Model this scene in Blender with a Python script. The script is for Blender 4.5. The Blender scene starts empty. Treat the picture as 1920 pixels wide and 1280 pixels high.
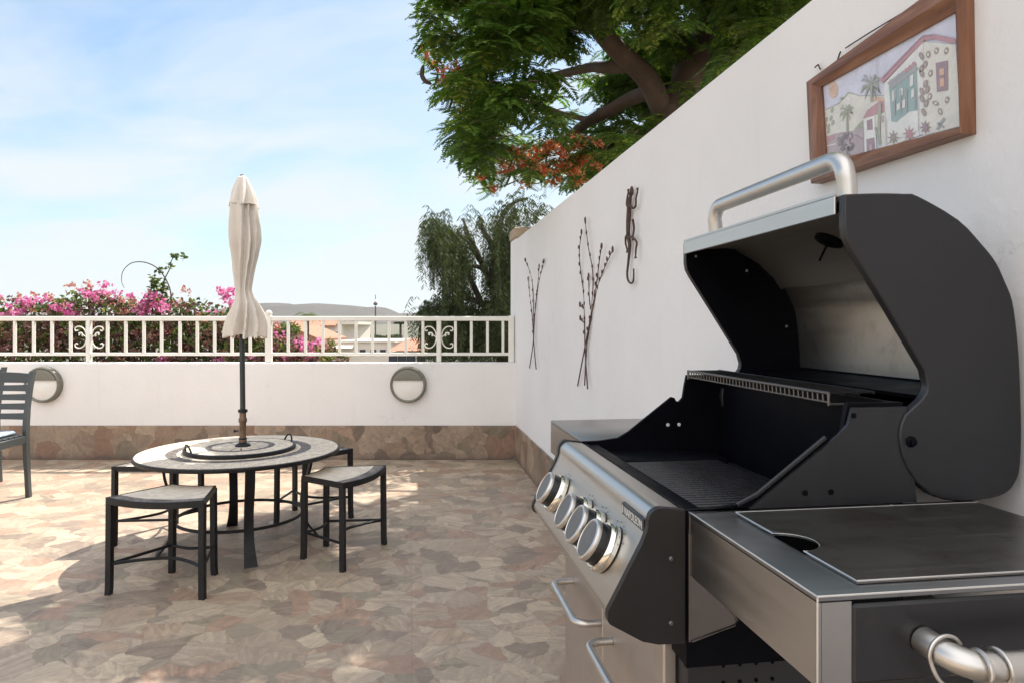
import bpy, math, random
from mathutils import Vector, Matrix, noise
R = math.radians
sc = bpy.context.scene
random.seed(7)
# ------------------------------------------------------------------ camera, light, exposure
CAM_H = 1.2; FPX = 1306.0; HY = 612.0
cam = bpy.data.cameras.new('camera'); camo = bpy.data.objects.new('camera', cam)
sc.collection.objects.link(camo); sc.camera = camo
camo.location = (0, 0, CAM_H); camo.rotation_euler = (R(90), 0, 0)
cam.sensor_width = 36; cam.lens = FPX / 1920 * 36; cam.shift_y = -(640 - HY) / 1920
cam.clip_start = .05; cam.clip_end = 9000
sc.render.resolution_x = 1024; sc.render.resolution_y = 682
TH = R(8.4)                     # the right hand wall and the grill are turned by this against the view
SUN_EL, SUN_AZ = R(57), R(36)   # azimuth from +Y towards +X
to_sun = Vector((math.sin(SUN_AZ) * math.cos(SUN_EL), math.cos(SUN_AZ) * math.cos(SUN_EL), math.sin(SUN_EL)))
sl = bpy.data.lights.new('sun', 'SUN'); sl.energy = 4.2; sl.angle = R(.53); sl.color = (1, .945, .87)
so = bpy.data.objects.new('sun', sl); sc.collection.objects.link(so)
so.location = (5, 8, 20); so.rotation_euler = (-to_sun).to_track_quat('-Z', 'Y').to_euler()
w = bpy.data.worlds.new('World'); sc.world = w; w.use_nodes = True
def build_world():
    nt = w.node_tree; N = nt.nodes; L = nt.links; N.clear()
    out = N.new('ShaderNodeOutputWorld'); bg = N.new('ShaderNodeBackground'); bg.inputs['Strength'].default_value = .10
    sky = N.new('ShaderNodeTexSky'); sky.sky_type = 'NISHITA'; sky.sun_disc = False
    sky.sun_elevation = SUN_EL; sky.sun_rotation = SUN_AZ; sky.air_density = 1.0; sky.dust_density = .6; sky.ozone_density = 1.5
    tc = N.new('ShaderNodeTexCoord'); sep = N.new('ShaderNodeSeparateXYZ'); L.new(tc.outputs['Generated'], sep.inputs[0])
    def m(op, a, b=None, c=None, clamp=False):
        n = N.new('ShaderNodeMath'); n.operation = op; n.use_clamp = clamp
        for i, x in enumerate((a, b, c)):
            if x is None: continue
            if isinstance(x, (int, float)): n.inputs[i].default_value = x
            else: L.new(x, n.inputs[i])
        return n.outputs[0]
    x, y, z = sep.outputs
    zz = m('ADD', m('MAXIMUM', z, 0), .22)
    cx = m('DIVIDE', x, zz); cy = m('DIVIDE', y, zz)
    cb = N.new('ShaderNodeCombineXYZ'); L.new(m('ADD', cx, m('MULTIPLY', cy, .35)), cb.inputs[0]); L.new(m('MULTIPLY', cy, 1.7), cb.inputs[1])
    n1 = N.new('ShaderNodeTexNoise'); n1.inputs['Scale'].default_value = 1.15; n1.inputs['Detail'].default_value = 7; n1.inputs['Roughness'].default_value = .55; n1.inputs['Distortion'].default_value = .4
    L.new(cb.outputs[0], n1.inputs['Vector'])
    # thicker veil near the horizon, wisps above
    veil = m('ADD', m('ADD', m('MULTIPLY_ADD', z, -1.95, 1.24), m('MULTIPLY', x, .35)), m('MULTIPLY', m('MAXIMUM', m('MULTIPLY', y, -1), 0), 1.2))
    veil = m('ADD', veil, m('MAXIMUM', m('MULTIPLY', m('SUBTRACT', z, .50), 3.2), 0))  # unseen overhead cloud thickened to lift the light on upward faces
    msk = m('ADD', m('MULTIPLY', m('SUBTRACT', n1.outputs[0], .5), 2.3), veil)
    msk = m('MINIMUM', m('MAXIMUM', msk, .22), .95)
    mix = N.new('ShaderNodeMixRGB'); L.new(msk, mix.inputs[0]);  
    # unseen cloud behind the camera and overhead, brightened to add fill light
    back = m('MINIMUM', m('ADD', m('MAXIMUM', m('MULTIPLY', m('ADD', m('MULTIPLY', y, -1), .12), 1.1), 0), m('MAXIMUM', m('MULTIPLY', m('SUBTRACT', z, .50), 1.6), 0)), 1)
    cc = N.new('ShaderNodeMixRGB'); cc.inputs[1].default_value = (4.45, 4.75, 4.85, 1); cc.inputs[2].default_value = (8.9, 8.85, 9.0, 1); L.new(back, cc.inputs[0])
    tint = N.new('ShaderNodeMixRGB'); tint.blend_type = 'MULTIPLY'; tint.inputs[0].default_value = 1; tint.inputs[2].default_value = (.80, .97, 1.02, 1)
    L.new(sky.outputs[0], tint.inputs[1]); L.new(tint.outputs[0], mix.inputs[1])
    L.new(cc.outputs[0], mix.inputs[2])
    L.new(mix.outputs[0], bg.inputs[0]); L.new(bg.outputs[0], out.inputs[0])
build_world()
sc.view_settings.view_transform = 'Standard'; sc.view_settings.look = 'None'; sc.view_settings.gamma = 1
sc.view_settings.use_curve_mapping = False; sc.view_settings.exposure = 1.0

# ------------------------------------------------------------------ measuring helpers
cT, sT = math.cos(TH), math.sin(TH)
def at(px, py, Y): return Vector(((px - 960) / FPX * Y, Y, CAM_H - (py - HY) / FPX * Y))
def ground(px, py, z=0): Y = (CAM_H - z) * FPX / (py - HY); return Vector(((px - 960) / FPX * Y, Y, z))
def ray(px, py): X = (px - 960) / FPX; return (cT * X + sT, -sT * X + cT, -(py - HY) / FPX)
def onu(px, py, u): a, b, z = ray(px, py); t = u / a; return (u, b * t, CAM_H + z * t)
def g2w(p): return Vector((cT * p[0] - sT * p[1], sT * p[0] + cT * p[1], p[2]))

# ------------------------------------------------------------------ mesh builder
class MB:
    def __init__(s): s.v = []; s.f = []; s.m = []
    def add(s, vs, fs, mi=0):
        o = len(s.v); s.v += [tuple(p) for p in vs]; s.f += [tuple(i + o for i in f) for f in fs]; s.m += [mi] * len(fs)
    def box(s, a, b, mi=0, bev=0.0):
        x0, x1 = sorted((a[0], b[0])); y0, y1 = sorted((a[1], b[1])); z0, z1 = sorted((a[2], b[2]))
        if bev <= 0:
            v = [(x, y, z) for z in (z0, z1) for y in (y0, y1) for x in (x0, x1)]
            s.add(v, [(0, 2, 3, 1), (4, 5, 7, 6), (0, 1, 5, 4), (2, 6, 7, 3), (0, 4, 6, 2), (1, 3, 7, 5)], mi); return
        e = min(bev, (x1 - x0) / 2.01, (y1 - y0) / 2.01, (z1 - z0) / 2.01)
        prof = [(x0 + e, y0), (x1 - e, y0), (x1, y0 + e), (x1, y1 - e), (x1 - e, y1), (x0 + e, y1), (x0, y1 - e), (x0, y0 + e)]
        def inset(k):
            cx, cy = (x0 + x1) / 2, (y0 + y1) / 2
            return [(cx + (px - cx) * (1 - k / ((x1 - x0) / 2)), cy + (py - cy) * (1 - k / ((y1 - y0) / 2))) for px, py in prof]
        rings = [(inset(e), z0), (prof, z0 + e), (prof, z1 - e), (inset(e), z1)]
        v = [(px, py, z) for pr, z in rings for px, py in pr]; f = []
        for r in range(3):
            for i in range(8): j = (i + 1) % 8; f.append((r * 8 + i, r * 8 + j, r * 8 + 8 + j, r * 8 + 8 + i))
        f.append(tuple(range(7, -1, -1))); f.append(tuple(range(24, 32))); s.add(v, f, mi)
    def tube(s, pts, r, n=10, mi=0, cap=True, sq=None):
        pts = [Vector(p) for p in pts]; k = len(pts)
        rs = r if isinstance(r, (list, tuple)) else [r] * k
        up = None; vs = []; fs = []
        for i, p in enumerate(pts):
            t = (pts[min(i + 1, k - 1)] - pts[max(i - 1, 0)])
            t = t.normalized() if t.length > 1e-9 else Vector((0, 0, 1))
            if up is None:
                up = Vector((0, 0, 1)) if abs(t.z) < .9 else Vector((1, 0, 0))
            a = t.cross(up); a.normalize(); up = a.cross(t); up.normalize()
            for j in range(n):
                ph = 2 * math.pi * (j + .5) / n; vs.append(p + (a * math.cos(ph) + up * math.sin(ph)) * rs[i])
        for i in range(k - 1):
            for j in range(n): q = (j + 1) % n; fs.append((i * n + j, i * n + q, (i + 1) * n + q, (i + 1) * n + j))
        if cap: fs.append(tuple(range(n - 1, -1, -1))); fs.append(tuple(range((k - 1) * n, k * n)))
        s.add(vs, fs, mi)
    def lathe(s, prof, c=(0, 0, 0), n=32, mi=0, M=None, cap=True):
        vs = []; fs = []; k = len(prof)
        for r, z in prof:
            for j in range(n): a = 2 * math.pi * j / n; vs.append(Vector((r * math.cos(a), r * math.sin(a), z)))
        if M is not None: vs = [M @ p for p in vs]
        vs = [p + Vector(c) for p in vs]
        for i in range(k - 1):
            for j in range(n): q = (j + 1) % n; fs.append((i * n + j, i * n + q, (i + 1) * n + q, (i + 1) * n + j))
        if cap and prof[0][0] > 1e-5: fs.append(tuple(range(n - 1, -1, -1)))
        if cap and prof[-1][0] > 1e-5: fs.append(tuple(range((k - 1) * n, k * n)))
        s.add(vs, fs, mi)
    def prism(s, prof, lo, hi, axis='y', mi=0):
        # profile (a, z) swept along y, or (x, y) swept along z, or (y, z) swept along x
        n = len(prof)
        def P(a, b, t): return {'y': (a, t, b), 'z': (a, b, t), 'x': (t, a, b)}[axis]
        vs = [P(a, b, lo) for a, b in prof] + [P(a, b, hi) for a, b in prof]
        fs = [(i, (i + 1) % n, n + (i + 1) % n, n + i) for i in range(n)] + [tuple(range(n - 1, -1, -1)), tuple(range(n, 2 * n))]
        s.add(vs, fs, mi)
    def ball(s, c, r, mi=0, n=8, k=6, M=None):
        rx, ry, rz = r if isinstance(r, (tuple, list)) else (r, r, r); vs = []; fs = []
        for i in range(k + 1):
            t = math.pi * i / k
            for j in range(n): a = 2 * math.pi * j / n; vs.append(Vector((rx * math.sin(t) * math.cos(a), ry * math.sin(t) * math.sin(a), rz * math.cos(t))))
        if M is not None: vs = [M @ p for p in vs]
        vs = [p + Vector(c) for p in vs]
        for i in range(k):
            for j in range(n): q = (j + 1) % n; fs.append((i * n + j, (i + 1) * n + j, (i + 1) * n + q, i * n + q))
        s.add(vs, fs, mi)
    def build(s, name, mats, parent=None, origin=None, rot=0, smooth=True, ang=38):
        """vertices are in the frame of the root (world axes, or the wall's axes); origin in the same frame"""
        if parent is not None:
            origin = ORG[parent.name]
        origin = Vector(origin or (0, 0, 0))
        me = bpy.data.meshes.new(name)
        me.from_pydata([(x - origin[0], y - origin[1], z - origin[2]) for x, y, z in s.v], [], s.f)
        if not isinstance(mats, (list, tuple)): mats = [mats]
        for q in mats: me.materials.append(q)
        if len(mats) > 1: me.polygons.foreach_set('material_index', s.m)
        me.update()
        fix_normals(me)
        if smooth:
            me.polygons.foreach_set('use_smooth', [True] * len(me.polygons))
            me.set_sharp_from_angle(angle=R(ang))
        o = bpy.data.objects.new(name, me); sc.collection.objects.link(o)
        if parent is not None: o.parent = parent; ORG[o.name] = origin
        else:
            o.location = g2w(origin) if rot else origin; o.rotation_euler = (0, 0, rot); ORG[o.name] = origin
        return o
def fix_normals(me):
    if len(me.polygons) > 20000: return
    import bmesh
    bm = bmesh.new(); bm.from_mesh(me); bmesh.ops.recalc_face_normals(bm, faces=bm.faces); bm.to_mesh(me); bm.free()
ORG = {}
def tag(o, label=None, cat=None, group=None, kind=None):
    for k, v in (('label', label), ('category', cat), ('group', group), ('kind', kind)):
        if v: o[k] = v
    return o
def thing(name, origin, label, cat, group=None, rot=0):
    o = bpy.data.objects.new(name, None); sc.collection.objects.link(o); o.empty_display_size = .1
    o.location = g2w(origin) if rot == TH else Vector(origin); o.rotation_euler = (0, 0, rot)
    ORG[o.name] = Vector(origin); return tag(o, label, cat, group)
def copy_tree(o, parent=None):
    c = o.copy(); sc.collection.objects.link(c); c.parent = parent
    for ch in list(o.children): copy_tree(ch, c)
    return c
def arc(c, r, a0, a1, n=8): return [(c[0] + r * math.cos(R(a0 + (a1 - a0) * i / n)), c[1] + r * math.sin(R(a0 + (a1 - a0) * i / n))) for i in range(n + 1)]
def spline(pts, n=6):
    P = [Vector(p) for p in pts]; out = []
    for i in range(len(P) - 1):
        a = P[max(i - 1, 0)]; b = P[i]; c = P[i + 1]; d = P[min(i + 2, len(P) - 1)]
        for k in range(n):
            t = k / n; out.append(.5 * ((2 * b) + (c - a) * t + (2 * a - 5 * b + 4 * c - d) * t * t + (3 * b - a - 3 * c + d) * t ** 3))
    out.append(P[-1]); return out

# ------------------------------------------------------------------ materials
class NT:
    def __init__(s, name):
        s.mat = bpy.data.materials.new(name); s.mat.use_nodes = True; s.nt = s.mat.node_tree
        s.N = s.nt.nodes; s.L = s.nt.links; s.p = s.N['Principled BSDF']; s.out = s.N['Material Output']
        s.tc = s.N.new('ShaderNodeTexCoord')
    def link(s, a, b): s.L.new(a, b)
    def co(s, scale=(1, 1, 1), kind='Object'):
        m = s.N.new('ShaderNodeMapping'); m.inputs['Scale'].default_value = scale; s.L.new(s.tc.outputs[kind], m.inputs[0]); return m.outputs[0]
    def noise(s, vec, scale=5, det=4, rough=.5, dist=0, out='Fac'):
        n = s.N.new('ShaderNodeTexNoise'); n.inputs['Scale'].default_value = scale; n.inputs['Detail'].default_value = det
        n.inputs['Roughness'].default_value = rough; n.inputs['Distortion'].default_value = dist
        if vec is not None: s.L.new(vec, n.inputs['Vector'])
        return n.outputs[out]
    def ramp(s, fac, stops, mode='LINEAR'):
        n = s.N.new('ShaderNodeValToRGB'); n.color_ramp.interpolation = mode; e = n.color_ramp.elements
        while len(e) < len(stops): e.new(.5)
        for i, (p, c) in enumerate(stops):
            e[i].position = p; c = (c,) * 3 if isinstance(c, (int, float)) else c; e[i].color = (*c, 1)
        s.L.new(fac, n.inputs[0]); return n.outputs[0]
    def math(s, op, a, b=None, clamp=False):
        n = s.N.new('ShaderNodeMath'); n.operation = op; n.use_clamp = clamp
        for i, x in enumerate((a, b)):
            if x is None: continue
            if isinstance(x, (int, float)): n.inputs[i].default_value = x
            else: s.L.new(x, n.inputs[i])
        return n.outputs[0]
    def mix(s, fac, a, b, mode='MIX'):
        n = s.N.new('ShaderNodeMixRGB'); n.blend_type = mode
        for i, x in enumerate((fac, a, b)):
            if isinstance(x, (int, float)): n.inputs[i].default_value = x if i == 0 else (x, x, x, 1)
            elif isinstance(x, tuple): n.inputs[i].default_value = (*x, 1)
            else: s.L.new(x, n.inputs[i])
        return n.outputs[0]
    def bump(s, h, strength=.3, dist=.01):
        n = s.N.new('ShaderNodeBump'); n.inputs['Strength'].default_value = strength; n.inputs['Distance'].default_value = dist
        s.L.new(h, n.inputs['Height']); s.L.new(n.outputs[0], s.p.inputs['Normal'])
    def base(s, x):
        if isinstance(x, tuple): s.p.inputs['Base Color'].default_value = (*x, 1)
        else: s.L.new(x, s.p.inputs['Base Color'])
    def rough(s, x):
        if isinstance(x, (int, float)): s.p.inputs['Roughness'].default_value = x
        else: s.L.new(x, s.p.inputs['Roughness'])
def simple(name, col, rough=.5, metal=0, var=.12, vs=6, bump=0, bscale=60, spec=.5):
    t = NT(name); v = t.co(); n = t.noise(v, vs, 5, .6)
    c2 = tuple(min(1, c * (1 + var)) for c in col); c1 = tuple(c * (1 - var) for c in col)
    t.base(t.ramp(n, [(.3, c1), (.7, c2)])); t.p.inputs['Metallic'].default_value = metal
    t.rough(t.math('MULTIPLY_ADD', t.noise(v, vs * 3, 3), .15)); t.nt.nodes[-1]
    r = t.ramp(t.noise(v, vs * 2.3, 4), [(.3, max(0, rough - .06)), (.7, min(1, rough + .06))]); t.rough(r)
    t.p.inputs['Specular IOR Level'].default_value = spec
    if bump: t.bump(t.noise(v, bscale, 4), bump, .004)
    return t.mat
def steel(name, stretch=(1, 1, 1), col=(.56, .54, .51), rough=.3, bump=.05, stain=0):
    t = NT(name); v = t.co(stretch); n = t.noise(v, 60, 4, .6)
    big = t.noise(t.co((1, 1, 1)), 4, 2, .5)
    t.base(t.mix(t.ramp(big, [(.2, 0), (.8, 1)]), tuple(c * .93 for c in col), col))
    t.p.inputs['Metallic'].default_value = 1
    if stain:      # burnt grease and water marks
        s1_ = t.noise(t.co((1, 1, 1)), 9, 6, .7, .6); s2_ = t.noise(t.co((1, 1, 1)), 23, 5, .7)
        c0 = t.mix(t.ramp(s1_, [(.52, 0), (.68, stain)]), col, (.19, .15, .11)); c0 = t.mix(t.ramp(s2_, [(.60, 0), (.72, stain * .8)]), c0, (.10, .09, .08)); t.base(c0)
        t.p.inputs['Coat Weight'].default_value = 0
    a = t.ramp(n, [(.2, rough - .05), (.8, rough + .06)]); b = t.ramp(big, [(.2, 0.0), (.8, .07)])
    t.rough(t.mix(1, a, b, 'ADD')); t.bump(n, bump, .001); return t.mat
def stone_floor(name, wall=False):
    t = NT(name); v = t.co((1, 1, 1)) if not wall else t.co((1, 1, 1))
    nz = t.noise(v, 3.6, 4, .55, 0, 'Color')
    d = t.N.new('ShaderNodeVectorMath'); d.operation = 'MULTIPLY_ADD'; t.link(nz, d.inputs[0]); d.inputs[1].default_value = (.22, .22, .22); t.link(v, d.inputs[2])
    vo = t.N.new('ShaderNodeTexVoronoi'); vo.voronoi_dimensions = '3D'; vo.feature = 'F1'; vo.inputs['Scale'].default_value = 8.8 if not wall else 6.2
    if not wall:
        sx = t.N.new('ShaderNodeSeparateXYZ'); t.link(d.outputs[0], sx.inputs[0]); cb = t.N.new('ShaderNodeCombineXYZ')
        t.link(t.math('MULTIPLY', sx.outputs[0], .9), cb.inputs[0]); t.link(sx.outputs[1], cb.inputs[1]); vv = cb.outputs[0]
    else: vv = d.outputs[0]
    t.link(vv, vo.inputs['Vector'])
    sp = t.N.new('ShaderNodeSeparateXYZ'); t.link(vo.outputs['Color'], sp.inputs[0])
    cols = [(0, (.37, .29, .215)), (.15, (.235, .185, .145)), (.28, (.45, .365, .275)), (.43, (.345, .225, .16)), (.55, (.275, .235, .17)),
            (.67, (.41, .33, .25)), (.80, (.50, .41, .305)), (.91, (.385, .285, .205))]
    c = t.ramp(sp.outputs[0], cols, 'CONSTANT'); c = t.mix(.06 if wall else .22, c, (.39, .325, .265)); c = t.mix(1, c, (.97, .945, .93), 'MULTIPLY')
    ve = t.N.new('ShaderNodeTexVoronoi'); ve.voronoi_dimensions = '3D'; ve.feature = 'DISTANCE_TO_EDGE'; ve.inputs['Scale'].default_value = vo.inputs['Scale'].default_value; t.link(vv, ve.inputs['Vector'])
    c = t.mix(t.ramp(ve.outputs['Distance'], [(.004, .5), (.02, 0)]), c, (.25, .195, .15))
    # veins and wash inside each stone
    vr = t.N.new('ShaderNodeVectorRotate'); vr.rotation_type = 'Z_AXIS' if not wall else 'Y_AXIS'; t.link(v, vr.inputs['Vector']); t.link(t.math('MULTIPLY', sp.outputs[1], 3.1), vr.inputs['Angle'])
    off = t.N.new('ShaderNodeVectorMath'); off.operation = 'MULTIPLY_ADD'; t.link(vr.outputs[0], off.inputs[0]); off.inputs[1].default_value = (4, 17, 6); t.link(vo.outputs['Color'], off.inputs[2])
    st = t.noise(off.outputs[0], 1.5, 6, .66, 1.1); amt = t.math('MULTIPLY_ADD', sp.outputs[2], .5); t.nt.nodes[-1].inputs[2].default_value = .30
    c = t.mix(amt, c, t.ramp(st, [(.28, (.25, .24, .23)), (.5, (.5, .5, .49)), (.74, (.80, .78, .70))]), 'OVERLAY')
    blot = t.noise(v, 8.5, 6, .7, .6); c = t.mix(t.ramp(blot, [(.55, 0), (.68, .42)]), c, (.46, .37, .28)); c = t.mix(t.ramp(blot, [(.28, .4), (.42, 0)]), c, (.26, .20, .165))
    fine = t.noise(v, 46, 5, .65); c = t.mix(.35, c, t.ramp(fine, [(.3, .34), (.7, .66)]), 'OVERLAY')
    big = t.noise(v, .9, 3, .5); c = t.mix(.3, c, t.ramp(big, [(.3, .4), (.7, .6)]), 'OVERLAY')
    stain = t.noise(v, 1.7, 6, .7, .5); c = t.mix(t.ramp(stain, [(.56, 0), (.74, .35)]), c, (.20, .155, .13))
    if not wall:
        # one faint straight joint every few metres, running parallel to the tall wall
        s2 = t.N.new('ShaderNodeSeparateXYZ'); t.link(v, s2.inputs[0])
        uu = t.math('ADD', t.math('MULTIPLY', s2.outputs[0], cT), t.math('MULTIPLY', s2.outputs[1], sT))
        j = t.math('LESS_THAN', t.math('PINGPONG', t.math('ADD', uu, 3.19), 1.6), .0018)
        c = t.mix(t.math('MULTIPLY', j, .32), c, (.16, .12, .10))
    else:
        s2 = t.N.new('ShaderNodeSeparateXYZ'); t.link(v, s2.inputs[0])
        j = t.math('LESS_THAN', t.math('PINGPONG', t.math('ADD', t.math('ADD', s2.outputs[0], s2.outputs[1]), 8.1), .45), .0016)
        c = t.mix(t.math('MULTIPLY', j, .6), c, (.10, .08, .07))
        grime = t.ramp(t.math('ADD', s2.outputs[2], t.math('MULTIPLY', t.noise(v, 9, 4, .6), .05)), [(.03, .55), (.09, 0)]); c = t.mix(grime, c, (.13, .10, .085))
    if wall: c = t.mix(1, c, (.74, .70, .69), 'MULTIPLY')
    t.base(c)
    t.rough(t.ramp(fine, [(.3, .42), (.7, .62)])); t.bump(fine, .12, .004)
    t.p.inputs['Specular IOR Level'].default_value = .35
    return t.mat
def plaster(name, col=(.84, .81, .785)):
    t = NT(name); v = t.co(); a = t.noise(v, 1.3, 5, .6); b = t.noise(v, 38, 6, .7)
    c = t.mix(t.ramp(a, [(.35, 0), (.75, 1)]), col, tuple(x * .93 for x in col))
    dirt = t.noise(t.co((5, 5, .45)), 2.2, 7, .75); c = t.mix(t.ramp(dirt, [(.56, 0), (.84, .20)]), c, (.52, .47, .42))
    spot = t.noise(v, 11, 5, .7); c = t.mix(t.ramp(spot, [(.66, 0), (.78, .18)]), c, (.50, .45, .40))
    vo = t.N.new('ShaderNodeTexVoronoi'); vo.feature = 'DISTANCE_TO_EDGE'; vo.inputs['Scale'].default_value = 1.1
    wv = t.noise(v, 3.5, 6, .7, 0, 'Color'); d = t.N.new('ShaderNodeVectorMath'); d.operation = 'MULTIPLY_ADD'; t.link(wv, d.inputs[0]); d.inputs[1].default_value = (.5, .5, .5); t.link(v, d.inputs[2]); t.link(d.outputs[0], vo.inputs['Vector'])
    ck = t.math('MULTIPLY', t.ramp(vo.outputs['Distance'], [(.0, 1), (.004, 0)]), t.ramp(a, [(.5, 0), (.62, .35)])); c = t.mix(ck, c, (.45, .41, .37))
    t.base(c); t.rough(.88); lump = t.noise(v, 5, 4, .55)
    t.bump(t.math('ADD', t.math('MULTIPLY', b, .4), lump), .38, .012); t.p.inputs['Specular IOR Level'].default_value = .25; return t.mat
def foliage(name, c1, c2, trans=.35, c3=None, sc_=3):
    t = NT(name); n = t.noise(t.co(), sc_, 3, .6); g = t.N.new('ShaderNodeNewGeometry')
    rnd = g.outputs['Random Per Island']; f = t.math('ADD', t.math('MULTIPLY', n, .6), t.math('MULTIPLY', rnd, .45))
    st = [(.25, c1), (.68, c2)] + ([(.86, c3)] if c3 else [])
    c = t.ramp(f, st); t.base(c); t.rough(.55); t.p.inputs['Specular IOR Level'].default_value = .3
    tr = t.N.new('ShaderNodeBsdfTranslucent'); t.link(t.mix(1, c, (1.0, 1.15, .55) if c3 is None or True else 1, 'MULTIPLY'), tr.inputs[0])
    ms = t.N.new('ShaderNodeMixShader'); ms.inputs[0].default_value = trans
    t.link(t.p.outputs[0], ms.inputs[1]); t.link(tr.outputs[0], ms.inputs[2]); t.link(ms.outputs[0], t.out.inputs[0]); return t.mat
def petals(name, c1, c2, trans=.45):
    t = NT(name); g = t.N.new('ShaderNodeNewGeometry'); c = t.ramp(g.outputs['Random Per Island'], [(.1, c1), (.9, c2)])
    t.base(c); t.rough(.6); tr = t.N.new('ShaderNodeBsdfTranslucent'); t.link(c, tr.inputs[0])
    ms = t.N.new('ShaderNodeMixShader'); ms.inputs[0].default_value = trans
    t.link(t.p.outputs[0], ms.inputs[1]); t.link(tr.outputs[0], ms.inputs[2]); t.link(ms.outputs[0], t.out.inputs[0]); return t.mat
def mosaic(name, rings, seg, cream=(.72, .61, .48), dark=(.095, .078, .068)):
    """round table mosaic: dark rings of small pieces in a pale field, centre star; object origin = centre"""
    t = NT(name); s = t.N.new('ShaderNodeSeparateXYZ'); t.link(t.tc.outputs['Object'], s.inputs[0])
    x, y = s.outputs[0], s.outputs[1]
    r = t.math('SQRT', t.math('ADD', t.math('MULTIPLY', x, x), t.math('MULTIPLY', y, y)))
    a = t.math('ARCTAN2', y, x); m = None
    for r0, r1 in rings:
        q = t.math('MULTIPLY', t.math('GREATER_THAN', r, r0), t.math('LESS_THAN', r, r1)); m = q if m is None else t.math('MAXIMUM', m, q)
    if seg:
        star = t.math('MULTIPLY', t.math('LESS_THAN', t.math('ABSOLUTE', t.math('SINE', t.math('MULTIPLY', a, seg / 2))), .30), t.math('LESS_THAN', r, rings[0][0] * .98))
        star = t.math('MULTIPLY', star, t.math('GREATER_THAN', r, rings[0][0] * .45)); m = t.math('MAXIMUM', m, star)
    vo = t.N.new('ShaderNodeTexVoronoi'); vo.feature = 'DISTANCE_TO_EDGE'; vo.inputs['Scale'].default_value = 34; t.link(t.tc.outputs['Object'], vo.inputs['Vector'])
    v2 = t.N.new('ShaderNodeTexVoronoi'); v2.inputs['Scale'].default_value = 34; t.link(t.tc.outputs['Object'], v2.inputs['Vector'])
    s3 = t.N.new('ShaderNodeSeparateXYZ'); t.link(v2.outputs['Color'], s3.inputs[0])
    c1 = t.ramp(s3.outputs[0], [(0, tuple(q * .82 for q in cream)), (1, tuple(min(1, q * 1.12) for q in cream))])
    c2 = t.ramp(s3.outputs[1], [(0, tuple(q * .7 for q in dark)), (1, tuple(q * 1.5 for q in dark))])
    c = t.mix(m, c1, c2); grout = t.ramp(vo.outputs['Distance'], [(.03, 1), (.09, 0)])
    c = t.mix(t.math('MULTIPLY', grout, .5), c, (.33, .29, .25)); t.base(c); t.rough(.6); t.p.inputs['Specular IOR Level'].default_value = .25; t.bump(vo.outputs['Distance'], .15, .003); return t.mat

M = {}
M['floor'] = stone_floor('porphyry_floor'); M['skirt'] = stone_floor('porphyry_skirting', True)
M['plaster'] = plaster('white_plaster'); M['rail'] = simple('white_painted_iron', (.80, .77, .70), .45, 0, .05, 9, .1)
M['steel'] = steel('brushed_steel', (1, .06, 1)); M['steel_shelf'] = steel('shelf_steel', (.06, .06, 1), (.42, .40, .385), .30)
M['steel_tube'] = steel('steel_tube', (1, 1, 1), (.66, .63, .59), .33, 0)
M['steel_door'] = steel('door_steel', (1, .06, 1), (.52, .47, .43), .42, .05, .12)
M['steel_lid'] = steel('lid_steel', (1, .05, 1), (.56, .54, .50), .34, .04, .35)
def mk_enamel():
    t = NT('charcoal_enamel'); v = t.co(); a = t.noise(v, 3, 5, .6); b = t.noise(v, 14, 6, .75, .8); f = t.noise(v, 420, 3, .6)
    c = t.ramp(a, [(.3, (.0125, .0122, .0138)), (.7, (.0175, .017, .0188))]); c = t.mix(t.ramp(b, [(.60, 0), (.74, .35)]), c, (.055, .050, .046)); t.base(c)
    t.rough(t.mix(t.ramp(b, [(.45, 0), (.7, .8)]), t.ramp(a, [(.3, .30), (.7, .40)]), .58)); t.bump(f, .07, .001); return t.mat
M['enamel'] = mk_enamel()
M['endcap'] = simple('dark_bronze_cap', (.018, .0165, .016), .42, .3, .06, 5, .06, 300)
M['black'] = simple('black_enamel', (.004, .004, .006), .5, 0, .3, 8, .05, 200, .06)
M['iron'] = simple('cast_iron', (.018, .018, .021), .36, 0, .3, 30, .2, 120)
M['black_iron'] = simple('black_iron_paint', (.009, .009, .010), .48, 0, .3, 14, .25, 140, .35)
M['knob'] = simple('knob_black', (.010, .010, .010), .28, 0, .1, 9)
M['chrome'] = steel('chrome', (1, 1, 1), (.80, .76, .68), .1, 0)
M['knobface'] = simple('knob_face', (.17, .17, .17), .42, .8, .06, 20)
M['canvas'] = None
M['umb_pole'] = simple('dark_green_pole', (.035, .04, .038), .4, .3, .1, 10)
M['brass'] = simple('worn_brass', (.16, .10, .065), .5, .5, .25, 30)
M['wood'] = None
M['rust'] = simple('rusty_metal', (.085, .048, .036), .7, .2, .35, 40, .4, 90)
M['twig'] = simple('brown_metal_twig', (.10, .052, .042), .6, .2, .3, 30, .3, 90)
M['bark'] = simple('smooth_bark', (.125, .082, .064), .85, 0, .3, 5, .6, 30)
M['bark2'] = simple('dark_bark', (.07, .052, .04), .9, 0, .3, 8, .6, 30)
M['chair'] = simple('grey_green_lacquer', (.045, .052, .053), .38, 0, .1, 10, .08, 60)
M['cushion'] = simple('blue_white_fabric', (.30, .36, .42), .9, 0, .5, 28, .3, 200)
M['lampring'] = simple('grey_olive_metal', (.20, .19, .155), .45, .3, .08, 9, .05)
M['lampglass'] = simple('frosted_glass', (.78, .75, .70), .35, 0, .04, 6)
M['capstone'] = simple('beige_stone', (.42, .32, .23), .85, 0, .15, 10, .4)
M['leaf'] = foliage('flame_tree_leaves', (.032, .080, .014), (.13, .21, .034), .5, (.46, .48, .10), 2.6)
M['flame'] = petals('flame_blossom', (.80, .16, .08), (.98, .60, .30), .6)
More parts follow.
